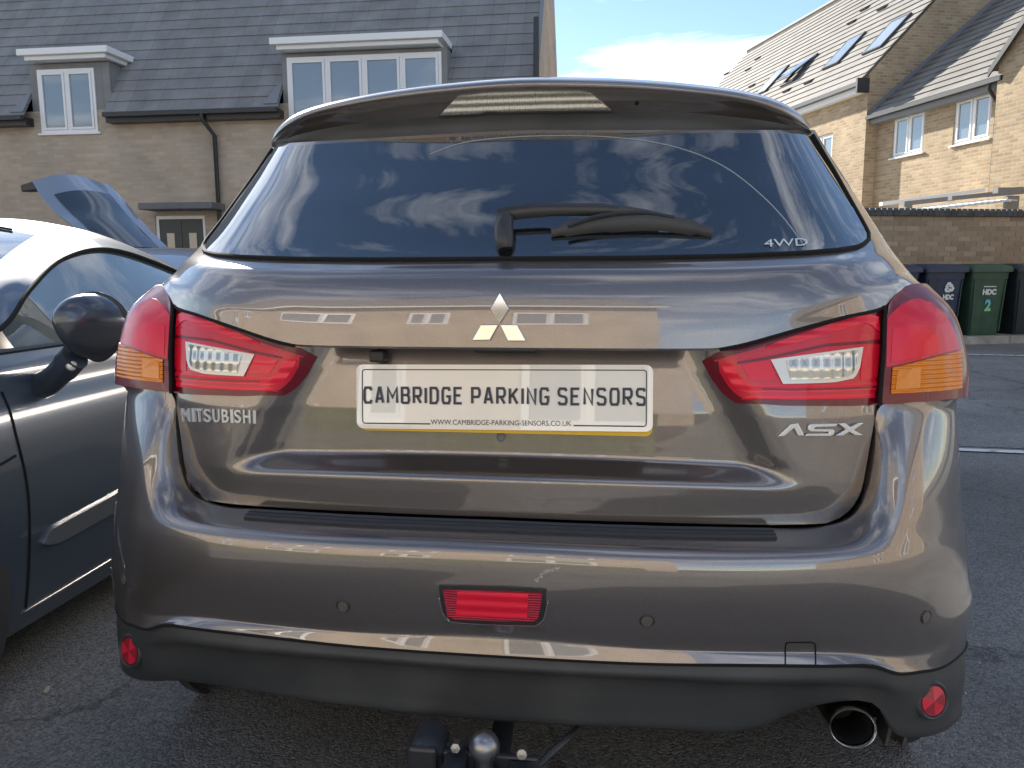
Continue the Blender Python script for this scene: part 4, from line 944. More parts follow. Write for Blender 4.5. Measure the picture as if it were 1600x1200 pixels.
def three(T, a, b, c, off):
    pa, n = hit(T, *a); pb, _ = hit(T, *b); pc, _ = hit(T, *c); return pa+n*off, pb-pa, pc-pa
O, ux, uz = three(TT, (288,658), (402,661), (288,638), .001)
LCHR = mat('letter_chrome', (.80,.79,.77), .25, .45, .5, .05); txt = 'MITSUBISHI'; wd = np.linalg.norm(ux)
cw = [1.25,.45,.95,1.05,1.1,1.05,.45,1.05,1.1,.45]; tot = sum(cw); cur = 0
for ch, c in zip(txt, cw):
    p0 = (288+(402-288)*cur/tot, 658+3*cur/tot); p1 = (288+(402-288)*(cur+c*.80)/tot, 658+3*(cur+c*.80)/tot)
    O, ux, uz = three(TT, p0, p1, (p0[0], p0[1]-20.5), .001)
    text_mesh(ch, 'make_letter', LCHR, tailgate, O, ux, uz, np.linalg.norm(ux), np.linalg.norm(uz), .004, off=.015); cur += c
SILV = mat('silver_print', (.62,.66,.70), .4)
O, ux, uz = three(TU, (1195,389.5), (1264,387), (1197,379), .005)
text_mesh('4WD', 'window_lettering', SILV, rwin, O, ux, uz, np.linalg.norm(ux), np.linalg.norm(uz), .0004, shear=.25, off=.0)
# faint edge of the wiper's sweep
sw = hits(TU, spl([(672,243),(720,226),(790,217),(860,214),(950,216),(1030,226),(1090,243),(1140,268),(1190,308),(1225,345),(1256,387)], 60), .0030)
DUST = mat('dust_line', (.36,.41,.46), .8)
t_ = MB(); t_.tube(sw, .0010, 4); t_.build('wiper_mark', DUST, rwin)
# ---- wiper: cap, arm, blade
def lift(px, py, h): p, n = hit(TU, px, py); return p+n*h
cap = spl([lift(790,392,.004), lift(789,380,.014), lift(790,366,.024), lift(795,353,.026)], 12)
wp = MB(); wp.tube(cap, [.013,.0155,.017,.0175,.0175,.0175,.017,.017,.0165,.016,.014,.010], 12); wiper = wp.build('wiper', BLKS, car, smooth=True)
arm = spl([lift(781,352,.024), lift(830,347,.027), lift(900,346,.028), lift(970,347,.026), lift(1030,353,.02)], 24)
wp = MB(); wp.tube(arm, [(.006,.0125)]*8 + [(.005,.011)]*8 + [(.005,.009)]*6 + [(.004,.007)]*2, 8); wp.build('wiper_arm', BLKS, wiper, smooth=True)
bld = spl([lift(862,370,.010), lift(900,364,.013), lift(960,360,.016), lift(1020,359,.017), lift(1070,363,.013), lift(1112,369,.008)], 30)
wp = MB(); wp.tube(bld, [(.004,.008)]*3+[(.005,.013)]*8+[(.005,.015)]*8+[(.005,.0135)]*7+[(.004,.009)]*4, 8); wp.build('wiper_blade', BLKP, wiper, smooth=True)
br = spl([lift(888,368,.022), lift(930,357,.028), lift(1000,352,.030), lift(1050,356,.024)], 14)
wp = MB(); wp.tube(br, [(.003,.004)]*14, 6); wp.build('blade_clip', BLKS, wiper, smooth=True)
fb = spl([lift(800,388,.006), lift(880,388,.006), lift(1000,384,.006)], 10)
# ---- number plates
PLW = mat('plate_white', (.90,.84,.74), .25, 0, 1, .02, coat_ior=1.75); PLY = mat('plate_yellow', (.80,.48,.02), .35); INK = mat('plate_ink', (.03,.035,.06), .4)
pc_ = [aty(557,569.5,.100), aty(1021,568,.100), aty(1023,677,.088), aty(554,669,.088)]
a_ = np.array([-.260,.1025,.9585]); 
P0 = (pc_[0]+pc_[1]+pc_[2]+pc_[3])/4; uxp = (pc_[1]-pc_[0]+pc_[2]-pc_[3]); uxp /= np.linalg.norm(uxp); uzp = (pc_[0]-pc_[3]+pc_[1]-pc_[2]); uzp /= np.linalg.norm(uzp)
npl = np.cross(uxp, uzp); npl /= np.linalg.norm(npl); uzp = np.cross(npl, uxp)
if npl[1] > 0: npl = -npl; 
WP, HP = np.linalg.norm(pc_[1]-pc_[0]), np.linalg.norm(pc_[0]-pc_[3])
def rrect(c, ux, uz, w_, h_, r, n=6):
    pts = []
    for (sx, sz, a0) in ((1,1,0),(-1,1,pi/2),(-1,-1,pi),(1,-1,1.5*pi)):
        for k in range(n+1):
            a = a0+pi/2*k/n; pts.append(c + ux*(sx*(w_/2-r)+r*cos(a)) + uz*(sz*(h_/2-r)+r*sin(a)))
    return pts
nump = MB().prism(rrect(P0-npl*.004, uxp, uzp, WP, HP, .012), npl*.004).build('number_plate', PLW, car)
cy_ = P0 - npl*.0095 + uxp*.003 - uzp*.0065
tl = .009; ca, sa = cos(-tl), sin(-tl)
MB().prism(rrect(cy_, uxp*ca+uzp*sa, -uxp*sa+uzp*ca, WP-.006, HP-.001, .012), npl*.004).build('rear_number_plate', PLY, car)
def ring(c, ux, uz, w_, h_, r, t, n_, th, skip=None):
    A = rrect(c, ux, uz, w_, h_, r); B = rrect(c, ux, uz, w_-2*t, h_-2*t, max(r-t,.001)); mb = MB(); k = len(A)
    for i in range(k):
        j = (i+1)%k
        if skip and skip(i, j): continue
        mb.add([A[i]+n_*th, A[j]+n_*th, B[j]+n_*th, B[i]+n_*th], [(0,1,2,3)])
    return mb
bw_, bh_ = WP-.020, HP-.016
bl_ = ring(P0, uxp, uzp, bw_, bh_, .006, .0018, npl, .0006, skip=lambda i, j: i == 20 and j == 21)
for s in (-1, 1):
    x0, x1 = sorted((s*(bw_/2-.006), s*.124)); zb_ = -bh_/2
    bl_.add([P0+uxp*x0+uzp*zb_+npl*.0006, P0+uxp*x1+uzp*zb_+npl*.0006, P0+uxp*x1+uzp*(zb_+.0022)+npl*.0006, P0+uxp*x0+uzp*(zb_+.0022)+npl*.0006], [(0,1,2,3)])
bl_.build('plate_border', INK, nump)
def onP(a, b, h=.0007): return P0 + uxp*a + uzp*b + npl*h
sx = WP/466.
text_words = [('CAMBRIDGE', 568, 723), ('PARKING', 736, 858), ('SENSORS', 871, 1009)]
def plx(px): return on_plane(px, 621, P0, npl) @ uxp - P0 @ uxp
# plate characters: narrow upright strokes of even weight
STK = {'C': [[(1,.82),(.85,1),(.15,1),(0,.82),(0,.18),(.15,0),(.85,0),(1,.18)]], 'A': [[(0,0),(.42,1),(.58,1),(1,0)],[(.17,.28),(.83,.28)]], 'M': [[(0,0),(0,1),(.5,.35),(1,1),(1,0)]],
 'B': [[(0,0),(0,1),(.8,1),(.95,.86),(.95,.66),(.8,.52),(0,.52)],[(.8,.52),(1,.38),(1,.14),(.85,0),(0,0)]], 'R': [[(0,0),(0,1),(.82,1),(1,.84),(1,.6),(.82,.45),(0,.45)],[(.45,.45),(1,0)]],
 'I': [[(.5,0),(.5,1)]], 'D': [[(0,0),(0,1),(.75,1),(1,.8),(1,.2),(.75,0),(0,0)]], 'G': [[(1,.82),(.85,1),(.15,1),(0,.82),(0,.18),(.15,0),(.85,0),(1,.18),(1,.45),(.55,.45)]],
 'E': [[(1,1),(0,1),(0,0),(1,0)],[(0,.52),(.8,.52)]], 'P': [[(0,0),(0,1),(.82,1),(1,.84),(1,.6),(.82,.43),(0,.43)]], 'K': [[(0,0),(0,1)],[(1,1),(0,.38)],[(.35,.6),(1,0)]],
 'N': [[(0,0),(0,1),(1,0),(1,1)]], 'S': [[(1,.85),(.85,1),(.15,1),(0,.86),(0,.66),(.15,.54),(.85,.46),(1,.34),(1,.14),(.85,0),(.15,0),(0,.15)]], 'O': [[(.15,0),(.85,0),(1,.18),(1,.82),(.85,1),(.15,1),(0,.82),(0,.18),(.15,0)]]}
def stroke(mb, pts, t, h, closed=False):
    """mitred flat ribbon of width t through plate-plane points"""
    P = [np.array(p) for p in pts]
    if len(P) > 2 and np.allclose(P[0], P[-1]): P = P[:-1]; closed = True
    n = len(P); L_, R_ = [], []
    for i in range(n):
        a = P[i]-P[i-1] if (i > 0 or closed) else None; b = P[(i+1)%n]-P[i] if (i < n-1 or closed) else None
        if a is None: d = b/np.linalg.norm(b); m = np.array([-d[1],d[0]]); k = 1
        elif b is None: d = a/np.linalg.norm(a); m = np.array([-d[1],d[0]]); k = 1
        else:
            d1, d2 = a/np.linalg.norm(a), b/np.linalg.norm(b); n1, n2 = np.array([-d1[1],d1[0]]), np.array([-d2[1],d2[0]]); m = n1+n2
            if np.linalg.norm(m) < .2: m = n1
            m /= np.linalg.norm(m); k = 1/max(.72, m@n1)
        L_.append(P[i]+m*t/2*k); R_.append(P[i]-m*t/2*k)
    rng = range(n) if closed else range(n-1)
    for i in rng:
        j = (i+1)%n
        q = [L_[i],L_[j],R_[j],R_[i]]; top = [onP(p[0],p[1],h) for p in q]; bot = [onP(p[0],p[1],.0002) for p in q]
        mb.add(top+bot, [(0,1,2,3),(0,1,5,4),(2,3,7,6),(1,2,6,5),(3,0,4,7)])
zt_, zb_ = (on_plane(789,605,P0,npl)-P0)@uzp, (on_plane(789,632.5,P0,npl)-P0)@uzp
INK2 = mat('plate_ink_light', (.16,.165,.20), .35)
for word, xa, xb in text_words:
    a, b = plx(xa), plx(xb); ws = [1.0 if c not in 'IM' else (.25 if c == 'I' else 1.25) for c in word]; gap = .30; tot = sum(ws)+gap*(len(word)-1); u = (b-a)/tot; cur = a; hh = zt_-zb_
    for c, wv in zip(word, ws):
        for m_, t_w, h_, dx in ((INK2, .0048, .0010, .0006), (INK, .0032, .0016, -.0003)):
            mb = MB()
            for s_ in STK[c]: stroke(mb, [(cur+dx+.002+p[0]*(wv*u-.004), zb_+.002+p[1]*(hh-.004)) for p in s_], t_w, h_)
            mb.build('plate_letter', m_, nump)
        cur += (wv+gap)*u
a, b = plx(673), plx(893); zt2, zb2 = (on_plane(783,656.5,P0,npl)-P0)@uzp, (on_plane(783,664.5,P0,npl)-P0)@uzp
text_mesh('WWW.CAMBRIDGE-PARKING-SENSORS.CO.UK', 'plate_web_line', INK, nump, onP(a, zb2), uxp, uzp, b-a, zt2-zb2)
p, n_ = hit(TT, 783, 683); sc = MB(); sc.lathe(p+n_*.001, n_, [(.0085,0),(.0085,.0015),(.006,.003),(.005,.001),(.0001,.001)], 18); sc.build('screw', LEAD, tailgate, smooth=True)
p, n_ = hit(TT, 596, 556); cb = MB(); cb.box(p[0]-.014,p[0]+.012,p[1]-.03,p[1]+.002,p[2]-.008,p[2]+.012); cb.build('camera_bracket', BLKS, tailgate, bevel=.003)  # small black camera bracket above the plate
lh = MB(); 
for px in (690, 890): 
    p, n_ = hit(TT, px, 552); lh.box(p[0]-.035,p[0]+.035,p[1]-.03,p[1]+.002,p[2]+.004,p[2]+.022)
lh = MB(); p, n_ = hit(TT, 795, 552); lh.box(p[0]-.055,p[0]+.055,p[1]-.04,p[1]+.002,p[2]+.004,p[2]+.024); lh.build('tailgate_handle', BLKS, tailgate, bevel=.004)
# ---- bumper fittings
def disc(T, px, py, r, prof, name, m, parent, n=28, mirror=False):
    p, nrm = hit(T, px, py); mb = MB(); mb.lathe(p, nrm, [(a*r, h) for a, h in prof], n); return mb.build(name, m, parent, smooth=True, angle=30), p, nrm
SENS = mat('sensor_paint', (.17,.155,.14), .4, .4); SENR = mat('sensor_ring', (.035,.035,.035), .4)
for (px, py) in ((536,947),(1011,970),(194,905),(1447,964)):
    o, p, n_ = disc(TB, px, py, .0115, [(1.08,-.002),(1.08,.0010),(.98,.0016),(.84,.0006),(.80,-.001)], 'parking_sensor', SENR, bumper)
    m_ = MB(); m_.lathe(p, n_, [(.0092,-.0005),(.0092,.0012),(.0088,.0016),(.0001,.0018)], 24); m_.build('sensor_face', SENS, o, smooth=True, angle=30)
fo = [(686,914),(716,914.5),(790,916),(854,920)]; fb_ = [(692,955),(702,967),(790,972.5),(842,973),(850,962)]
sf = solid(patch(TB, fo, [(690,948),(699,966),(716,969.5),(790,973),(838,974),(849,964),(852,950)], 26, 8, .003), .006, dirn=(0,1,0)).build('fog_lamp', BLKS, bumper, smooth=True)
FOGL = mat('fog_lens', (.62,.012,.045), .2, .3, 1, .02, coat_ior=1.7); ribs(FOGL, 8, 70, .7, .004)
solid(patch(TB, [(693,919.5),(720,920),(790,921.5),(848,924.5)], [(700,960),(710,964),(790,967.5),(834,968.5),(842,962)], 24, 8, .0055), .003, dirn=(0,1,0)).build('fog_lens', FOGL, sf, smooth=True)
solid(patch(TB, [(716,922),(800,924),(826,925)], [(713,958),(800,962),(824,962)], 18, 6, .0068), .002, dirn=(0,1,0)).build('fog_prism', FOGP if False else REDB, sf, smooth=True)
rb = hits(TB, spl_lin([(687,934),(692,956),(702,968.5),(720,971),(790,974.5),(838,975.5),(850,966),(856,940)], 40), .003)
t_ = MB(); t_.tube(rb, .0016, 6); t_.build('fog_rim', CHROME, sf, smooth=True)
te = spl_lin([(1227,1038),(1227,1008),(1230,1003.5),(1270,1003.5),(1274,1008),(1274.5,1038)], 30)
t_ = MB(); t_.tube(hits(TB, te, .0004), .0013, 5); t_.build('tow_eye_cover', DARK, bumper)
# side reflectors, six-sided facets in alternating reds
RFA, RFB = mat('reflector_bright', (.70,.02,.05), .3, .1, 1, .03), mat('reflector_dark', (.34,.015,.03), .3, .1, 1, .03)
for (px, py) in ((1456,1094),(205,1016)):
    p, n_ = hit(TK, px, py); n_ = n_ + np.array([0,-.4,.25]); n_ /= np.linalg.norm(n_); R_ = .0245
    hs = MB(); hs.lathe(p, n_, [(R_*1.42,-.012),(R_*1.38,.002),(R_*1.22,.006),(R_*1.1,.004),(R_*1.02,-.004)], 32); ho = hs.build('reflector', BLKP, lower, smooth=True, angle=30)
    a = np.cross(n_, [0,0,1.]); a /= np.linalg.norm(a); b = np.cross(a, n_)
    c = p + n_*.0045
    bk = MB(); bk.lathe(p, n_, [(R_*1.05,-.006),(R_*1.05,.003),(.0001,.003)], 32); bk.build('reflector_base', RFB, ho)
    for k in range(6):
        pts = [c+n_*.0015] + [c + (a*cos(q)+b*sin(q))*R_ for q in (pi/3*k+.52+pi/3*t/5 for t in range(6))]
        mb = MB(); mb.add(pts, [tuple(range(7))]); mb.build('reflector_facet', RFA if k % 2 else RFB, ho)
# exhaust tip and the fins behind it
ec = aty(1332, 1137, .055); EXM = mat('steel', (.80,.77,.70), .16, 1)
ex = MB(); a = np.array([1,0,0.]); b = np.array([0,.30,.954]); rx, rz_ = .0365, .0300
ax_ = np.array([0,.954,-.12]); ax_ /= np.linalg.norm(ax_); rows = []
for (f_r, h) in ((.90,.003),(.94,-.003),(1.0,-.005),(1.06,-.002),(1.08,.01),(1.07,.22)): rows.append([ec + a*rx*f_r*cos(q) + b*rz_*f_r*sin(q) + ax_*h for q in (2*pi*k/36 for k in range(36))])
exi = MB(); exi.grid([[ec + a*rx*f_r*cos(q) + b*rz_*f_r*sin(q) + ax_*h for q in (2*pi*k/36 for k in range(36))] for f_r, h in ((.90,.003),(.89,.10),(.001,.11))], True)
ex.grid(rows, True); exo = ex.build('exhaust_tip', EXM, car, smooth=True); exi.build('exhaust_bore', mat('soot', (.02,.018,.016), .7, .3), exo, smooth=True)
for i in range(4):
    p = aty(1338+i*27, 1150+i*3, .16); f = MB(); f.prism([p+np.array([-.003,0,.04]), p+np.array([.003,0,.04]), p+np.array([-.004,0,-.012]), p+np.array([-.010,0,-.012])], (0,.10,0)); f.build('diffuser_fin', BLKP, lower)
# ---- tow bar: ball on its neck, side plates, bolts, socket and cable
bc = aty(757, 1166, -.075); STEEL = mat('worn_steel', (.33,.33,.34), .32, .9); TBK = mat('towbar_black', (.03,.034,.04), .4)
tb = MB(); tb.lathe(bc, (0,0,1), [(.0001,.025),(.012,.0222),(.0185,.017),(.0235,.0085),(.025,0),(.0235,-.0085),(.0185,-.017),(.014,-.023),(.013,-.05)], 32); tow = tb.build('tow_ball', STEEL, car, smooth=True)
nk = MB(); nk.tube(spl([bc+np.array([0,0,-.045]), bc+np.array([0,.01,-.09]), bc+np.array([0,.07,-.12]), bc+np.array([0,.25,-.08])], 12), .02, 12); nk.build('tow_neck', TBK, tow, smooth=True)
pl = MB(); pl.box(bc[0]-.075, bc[0]+.085, bc[1]+.02, bc[1]+.032, bc[2]-.10, bc[2]-.028); pl.build('tow_bracket', TBK, tow, bevel=.004)
for s, x in ((-1,-.048),(1,.055)):
    q = MB(); q.box(bc[0]+x-.018, bc[0]+x+.018, bc[1]-.03, bc[1]+.018, bc[2]-.11, bc[2]-.026-(.006 if s > 0 else 0)); q.build('side_plate', TBK, tow, bevel=.003)
    q = MB(); q.lathe((bc[0]+x+(.0 if s<0 else .005), bc[1]+.012, bc[2]-.012-(.0 if s<0 else .002)), (0,-1,.3), [(.0001,.012),(.008,.011),(.010,.004),(.010,-.01)], 6 if s < 0 else 16); q.build('bolt', STEEL, tow, smooth=True, angle=30)
sk = aty(665, 1184, -.05); q = MB(); q.lathe(sk, (0,-1,-.25), [(.031,-.05),(.034,-.02),(.034,.0),(.030,.008),(.0001,.010)], 24); so2 = q.build('trailer_socket', TBK, tow, smooth=True, angle=35)
q = MB(); q.box(sk[0]-.024, sk[0]+.024, sk[1]-.024, sk[1]-.012, sk[2]-.02, sk[2]+.032); q.build('socket_flap', BLKS, so2, bevel=.006)
q = MB(); q.tube(spl([sk+np.array([.03,.02,.012]), sk+np.array([.06,.03,.0]), bc+np.array([-.03,.05,-.02])], 10), .006, 8); q.build('socket_cable', BLKP, so2, smooth=True)
cb = spl([aty(905,1135,.08), aty(880,1160,.02), aty(855,1182,-.0), aty(830,1206,-.01), aty(790,1235,.03)], 16); q = MB(); q.tube(cb, .006, 8); q.build('trailer_cable', BLKP, tow, smooth=True)

# pale scuff in the lacquer above the fog lamp
SCUFF = mat('scuff', (.42,.41,.38), .8); rnd_s = random.Random(5)
mb = MB(); base = spl([(838,907),(846,899),(852,893),(862,890),(874,886)], 26)
for (px, py) in base:
    for k in range(2):
        x, y = px+rnd_s.uniform(-2.5,2.5), py+rnd_s.uniform(-2.2,2.2); p, n_ = hit(TB, x, y); r = rnd_s.uniform(.0006,.0018)
        a = np.cross(n_, [0,0,1.]); a /= np.linalg.norm(a); b = np.cross(n_, a); c = p + n_*.0004
        mb.add([c+a*r*1.6+b*r*.3, c+b*r, c-a*r*1.3, c-b*r*.8], [(0,1,2,3)])
tag(mb.build('scuff', SCUFF, bumper), kind='stuff')
# ================================================================== wheelie bins
BY = 9.30
def bin_mat(name, c):
    m = mat(name, c, .5); r = vary(m, tuple(q*.8 for q in c), tuple(q*1.15 for q in c), 5, 6); return m
NAVY = bin_mat('bin_navy', (.020,.032,.065)); GREEN = bin_mat('bin_green', (.030,.075,.045)); BLK = bin_mat('bin_black', (.016,.024,.03))
PRINT = mat('bin_print', (.72,.74,.72), .6)
def make_bin(name, label, px0, px1, body, dx=0, turn=0.):
    a, b = at_ly(px0, 470, BY-.30)[0], at_ly(px1, 470, BY-.30)[0]; c = (a+b)/2; W = b-a
    t = thing(name, label, 'wheelie bin', tuple(loc2w((c, BY, .10))), TH+turn, 'wheelie bins along the garden wall')
    inv = INV[t].inverted()
    T = lambda p: tuple(inv @ Vector(p))
    hw, hd = W/2*.86, .27; h = .93
    g = MB(T); prof = [(0,.80),(.03,.82),(.5,.90),(h-.10,.985),(h-.10,1.03),(h,1.05),(h,1.12),(h+.02,1.12)]
    rows = []
    for z, k in prof:
        r = []; n = 5; rr = .05
        for (sx, sy, a0) in ((1,1,0),(-1,1,pi/2),(-1,-1,pi),(1,-1,1.5*pi)):
            for q in range(n+1):
                an = a0+pi/2*q/n; r.append((sx*(hw*k-rr)+rr*cos(an), sy*(hd*k-rr)+rr*sin(an), z))
        rows.append(r)
    g.grid(rows, True); g.add(rows[0], [tuple(range(len(rows[0])))[::-1]])
    bo = g.build('body', body, t, smooth=True, angle=35)
    # raised ribs on the front face
    for s in (-1, 1):
        q = MB(T); q.prism([(s*hw*.74,-hd*.83,.06),(s*hw*.80,-hd*.83,.06),(s*hw*.90,-hd*.975,h-.11),(s*hw*.84,-hd*.975,h-.11)], (0,-.014,0)); q.build('rib', body, bo)
    l = MB(T); lw, ld = W/2, .32
    rows = []
    for z, k, dy in ((h+.005,1.0,0),(h+.05,1.0,0),(h+.085,.93,.0),(h+.115,.72,.02),(h+.125,.4,.03)):
        r = []; n = 4; rr = .04
        for (sx, sy, a0) in ((1,1,0),(-1,1,pi/2),(-1,-1,pi),(1,-1,1.5*pi)):
            for q in range(n+1):
                an = a0+pi/2*q/n; r.append((sx*(lw*k-rr)+rr*cos(an), dy+sy*(ld*k-rr)+rr*sin(an), z))
        rows.append(r)
    l.grid(rows, True); l.add(rows[-1], [tuple(range(len(rows[-1])))]); l.build('lid', body, t, smooth=True, angle=35)
    hn_ = MB(T); hn_.tube([(-hw*.9,hd+.07,h-.02),(hw*.9,hd+.07,h-.02)], .016, 8); hn_.build('handle', body, t)
    for s in (-1,1):
        wq = MB(T); wq.lathe((s*hw*.72, hd*.92, .10), (1,0,0), [(.001,-.02),(.098,-.02),(.098,.02),(.001,.02)], 24); wq.build('wheel', TYRE, t, smooth=True, angle=35)
    return t, bo, T, hw, hd, h
def front(T, hd, x, z): k = .80+.19*min(z,.83)/.83; return np.array(T((x, -hd*k-.012, z)))
def bin_text(b, txt, x, z, w_, h_, m, name='lettering', off=.03):
    t, bo, T, hw, hd, h = b
    O = front(T, hd, x-w_/2, z); return text_mesh(txt, name, m, bo, O, front(T,hd,x+w_/2,z)-O, front(T,hd,x-w_/2,z+h_)-O, w_, h_, .001, off=off)
b1 = make_bin('wheelie_bin', 'navy wheelie bin with white recycling symbol against the garden wall', 1444, 1512, NAVY)
b2 = make_bin('wheelie_bin', 'dark green wheelie bin lettered HDC with a large numeral 2', 1515, 1580, GREEN)
b3 = make_bin('wheelie_bin', 'plain blackish wheelie bin standing right of the green HDC bin', 1586, 1652, BLK)
b0 = make_bin('wheelie_bin', 'navy wheelie bin half hidden behind the brown car and the recycling bin', 1374, 1440, NAVY)
bin_text(b1, 'HDC', .06, .535, .175, .08, PRINT, off=.06)
bin_text(b2, 'HDC', -.0, .60, .225, .085, PRINT, off=.06)
bin_text(b2, 'ask first for all', -.0, .735, .20, .016, PRINT) if False else None
TWO = mat('numeral_print', (.2,.5,.6), .6)
_g = nd(TWO, 'ShaderNodeSeparateXYZ'); lk(TWO, coords(TWO, 'Object'), _g.inputs[0]); _r = nd(TWO, 'ShaderNodeMapRange'); _r.inputs['From Min'].default_value = .34; _r.inputs['From Max'].default_value = .55; lk(TWO, _g.outputs['Z'], _r.inputs[0])
_c = nd(TWO, 'ShaderNodeValToRGB'); _c.color_ramp.elements[0].color = (.25,.62,.16,1); _c.color_ramp.elements[1].color = (.12,.40,.72,1); lk(TWO, _r.outputs[0], _c.inputs[0]); lk(TWO, _c.outputs[0], bsdf(TWO).inputs['Base Color'])
bin_text(b2, '2', -.0, .36, .105, .175, TWO, 'numeral', .05)
t_, bo_, T_, hw_b, hd_b, h_b = b2
ln = MB(); O = front(T_, hd_b, -.105, .715); 
ln.add([front(T_,hd_b,-.105,.715), front(T_,hd_b,.105,.715), front(T_,hd_b,.105,.728), front(T_,hd_b,-.105,.728)], [(0,1,2,3)]); ln.build('print_line', PRINT, bo_)
# recycling symbol: three chasing arrows
t_, bo_, T_, hw_b, hd_b, h_b = b1
for k in range(3):
    mb = MB(); a0 = pi/2 + k*2*pi/3; c0 = (.06, .71); Rr = .062
    def rot(x, y): return (c0[0] + x*cos(a0-pi/2) - y*sin(a0-pi/2), c0[1] + x*sin(a0-pi/2) + y*cos(a0-pi/2))
    pts = [(-.058,.012),(-.026,.066),(.014,.066),(.030,.040),(.042,.047),(.030,.002),(-.012,.014),(.000,.021),(-.008,.036),(-.016,.036),(-.034,-.002)]
    q = [front(T_, hd_b, *rot(x*1.2, y*1.2)) for x, y in pts]; mb.prism(q, front(T_,hd_b,0,.7)*0 + np.array(RV)*-.001); mb.build('recycling_arrow', PRINT, bo_)
# a sprig of yellow flowers by the bins
YEL = mat('petal_yellow', (.75,.52,.02), .6); STEM = mat('stem_green', (.05,.10,.03), .7)
fp = at_ly(1430, 423, BY+.30)
fw = thing('yellow_flower', 'small sprig of yellow flowers between the navy bins and garden wall', 'flower', tuple(loc2w((fp[0], fp[1], .10))), TH)
s_ = MB(loc2w); s_.tube([(fp[0]+.02,fp[1],.10),(fp[0]-.01,fp[1],.7),(fp[0],fp[1],fp[2])], .006, 6); s_.build('stem', STEM, fw)
for k, (dx, dzv) in enumerate(((-.035,-.01),(.0,.02),(.035,.0),(.015,-.03))):
    h_ = MB(loc2w)
    for q in range(5):
        a0 = q*2*pi/5+k; c = np.array([fp[0]+dx, fp[1]-.01, fp[2]+dzv]); e = np.array([cos(a0),-.15,sin(a0)]); f = np.array([-sin(a0),0,cos(a0)])
        h_.add([c, c+e*.014+f*.011, c+e*.028, c+e*.014-f*.011], [(0,1,2,3)])
    h_.build('flower_head', YEL, fw)

# ================================================================== dark grey coupe in the next bay, facing us
GPAINT = mat('grey_metallic_paint', (.085,.115,.155), .42, .4, 1, .02, coat_ior=1.6)
gc = thing('grey_coupe', 'dark grey coupe with round black door mirror and chrome sill strips', 'car', (-2.235, 1.2, 0))
XC = -2.235
def mx_(row): return [np.array([2*XC-p[0], p[1], p[2]]) for p in row]
Yst = [-1.05,-.95,-.7,-.3,.15,.6,1.1,1.7,2.3,2.8,3.05]
def half(y): return interp(y, [-1.05,-.95,-.7,-.3,.15,2.3,2.8,3.05], [-.42,-.22,-.09,-.02,0,0,-.10,-.30])
prof = [(.14,-1.43),(.19,-1.405),(.36,-1.378),(.55,-1.372),(.68,-1.372),(.745,-1.384),(.80,-1.408),(.865,-1.418),(.905,-1.440)]
rows = []
for z, x in prof:
    rows.append([np.array([x+half(y), y, z if z < .7 else z - (max(0,-.2-y))*.22*(z-.6)/.3]) for y in Yst])
Gg = loft(rows, 4, 4); TG = bvh_of(Gg)
for s in (0, 1):
    g = MB(); g.grid(Gg if s == 0 else [mx_(r) for r in Gg]); g.build('body_side', GPAINT, gc, smooth=True, angle=50)
R2 = [(-1.442,.42,.905),(-1.453,.704,.975),(-1.506,.883,1.069),(-1.575,1.13,1.163),(-1.612,1.415,1.2),(-1.612,1.80,1.132),(-1.55,2.42,.93)]
R23= [(-1.462,.41,.925),(-1.515,.73,1.025),(-1.585,.93,1.115),(-1.668,1.20,1.21),(-1.705,1.43,1.252),(-1.69,1.82,1.180),(-1.62,2.44,.95)]
R3 = [(-1.50,.40,.935),(-1.585,.74,1.055),(-1.665,.96,1.145),(-1.765,1.27,1.243),(-1.80,1.46,1.282),(-1.77,1.84,1.212),(-1.70,2.46,.965)]
R35= [(-1.85,.30,.945),(-1.89,.66,1.08),(-1.93,.92,1.175),(-1.98,1.31,1.275),(-2.0,1.50,1.312),(-1.98,1.86,1.25),(-1.95,2.5,.98)]
R4 = [(XC,.26,.95),(XC,.63,1.088),(XC,.90,1.185),(XC,1.33,1.288),(XC,1.55,1.325),(XC,1.9,1.262),(XC,2.52,.985)]
A3 = lambda r: [np.array(p, float) for p in r]
Rr_ = [A3(r) for r in (R2, R23, R3, R35, R4)]
def sub(r, a, b): return spl_at(r, 6)[a*6:b*6+1]
full_r = [sub(r, 0, 6) for r in Rr_]
def gridof(idx, a, b):
    L_ = [full_r[i][a*6:b*6+1] for i in idx]; n = len(L_[0]); cols = [spl_at([L_[j][i] for j in range(len(L_))], 4) for i in range(n)]
    return [[cols[i][j] for i in range(n)] for j in range(len(cols[0]))]
for s in (0, 1):
    M_ = (lambda G: G) if s == 0 else (lambda G: [mx_(r) for r in G])
    g = MB(); g.grid(M_(gridof((0,1,2),0,6))); g.build('roof_rail', GPAINT, gc, smooth=True, angle=50)
    B_ = [np.array([-1.448, p[1], .905+.002]) for p in full_r[0]]
    g = MB(); gl_ = [[np.array([b[0]+(r[0]-b[0])*t+.004*0-.008*sin(pi*t)*0-.006, b[1]+(r[1]-b[1])*t, b[2]+(r[2]-b[2])*t]) for b, r in zip(B_, full_r[0])] for t in (0,.25,.5,.75,1)]
    g.grid(M_(gl_)); g.build('side_window', mat('car_glass', (.10,.13,.14), .03, 0, 1, .0, coat_ior=1.9), gc, smooth=True)
    if s == 0: sg = gl_
    t_ = MB(); t_.tube(M_([[p+np.array([.006,0,-.002]) for p in full_r[0]]])[0], .007, 6); t_.build('window_seal', DARK, gc, smooth=True)
    t_ = MB(); t_.tube(M_([[np.array([-1.441,y,.908]) for y in np.linspace(.35,2.45,30)]])[0], .008, 6); t_.build('belt_seal', BLKS, gc, smooth=True)
def both(G): return G + [mx_(r) for r in G[::-1][1:]]
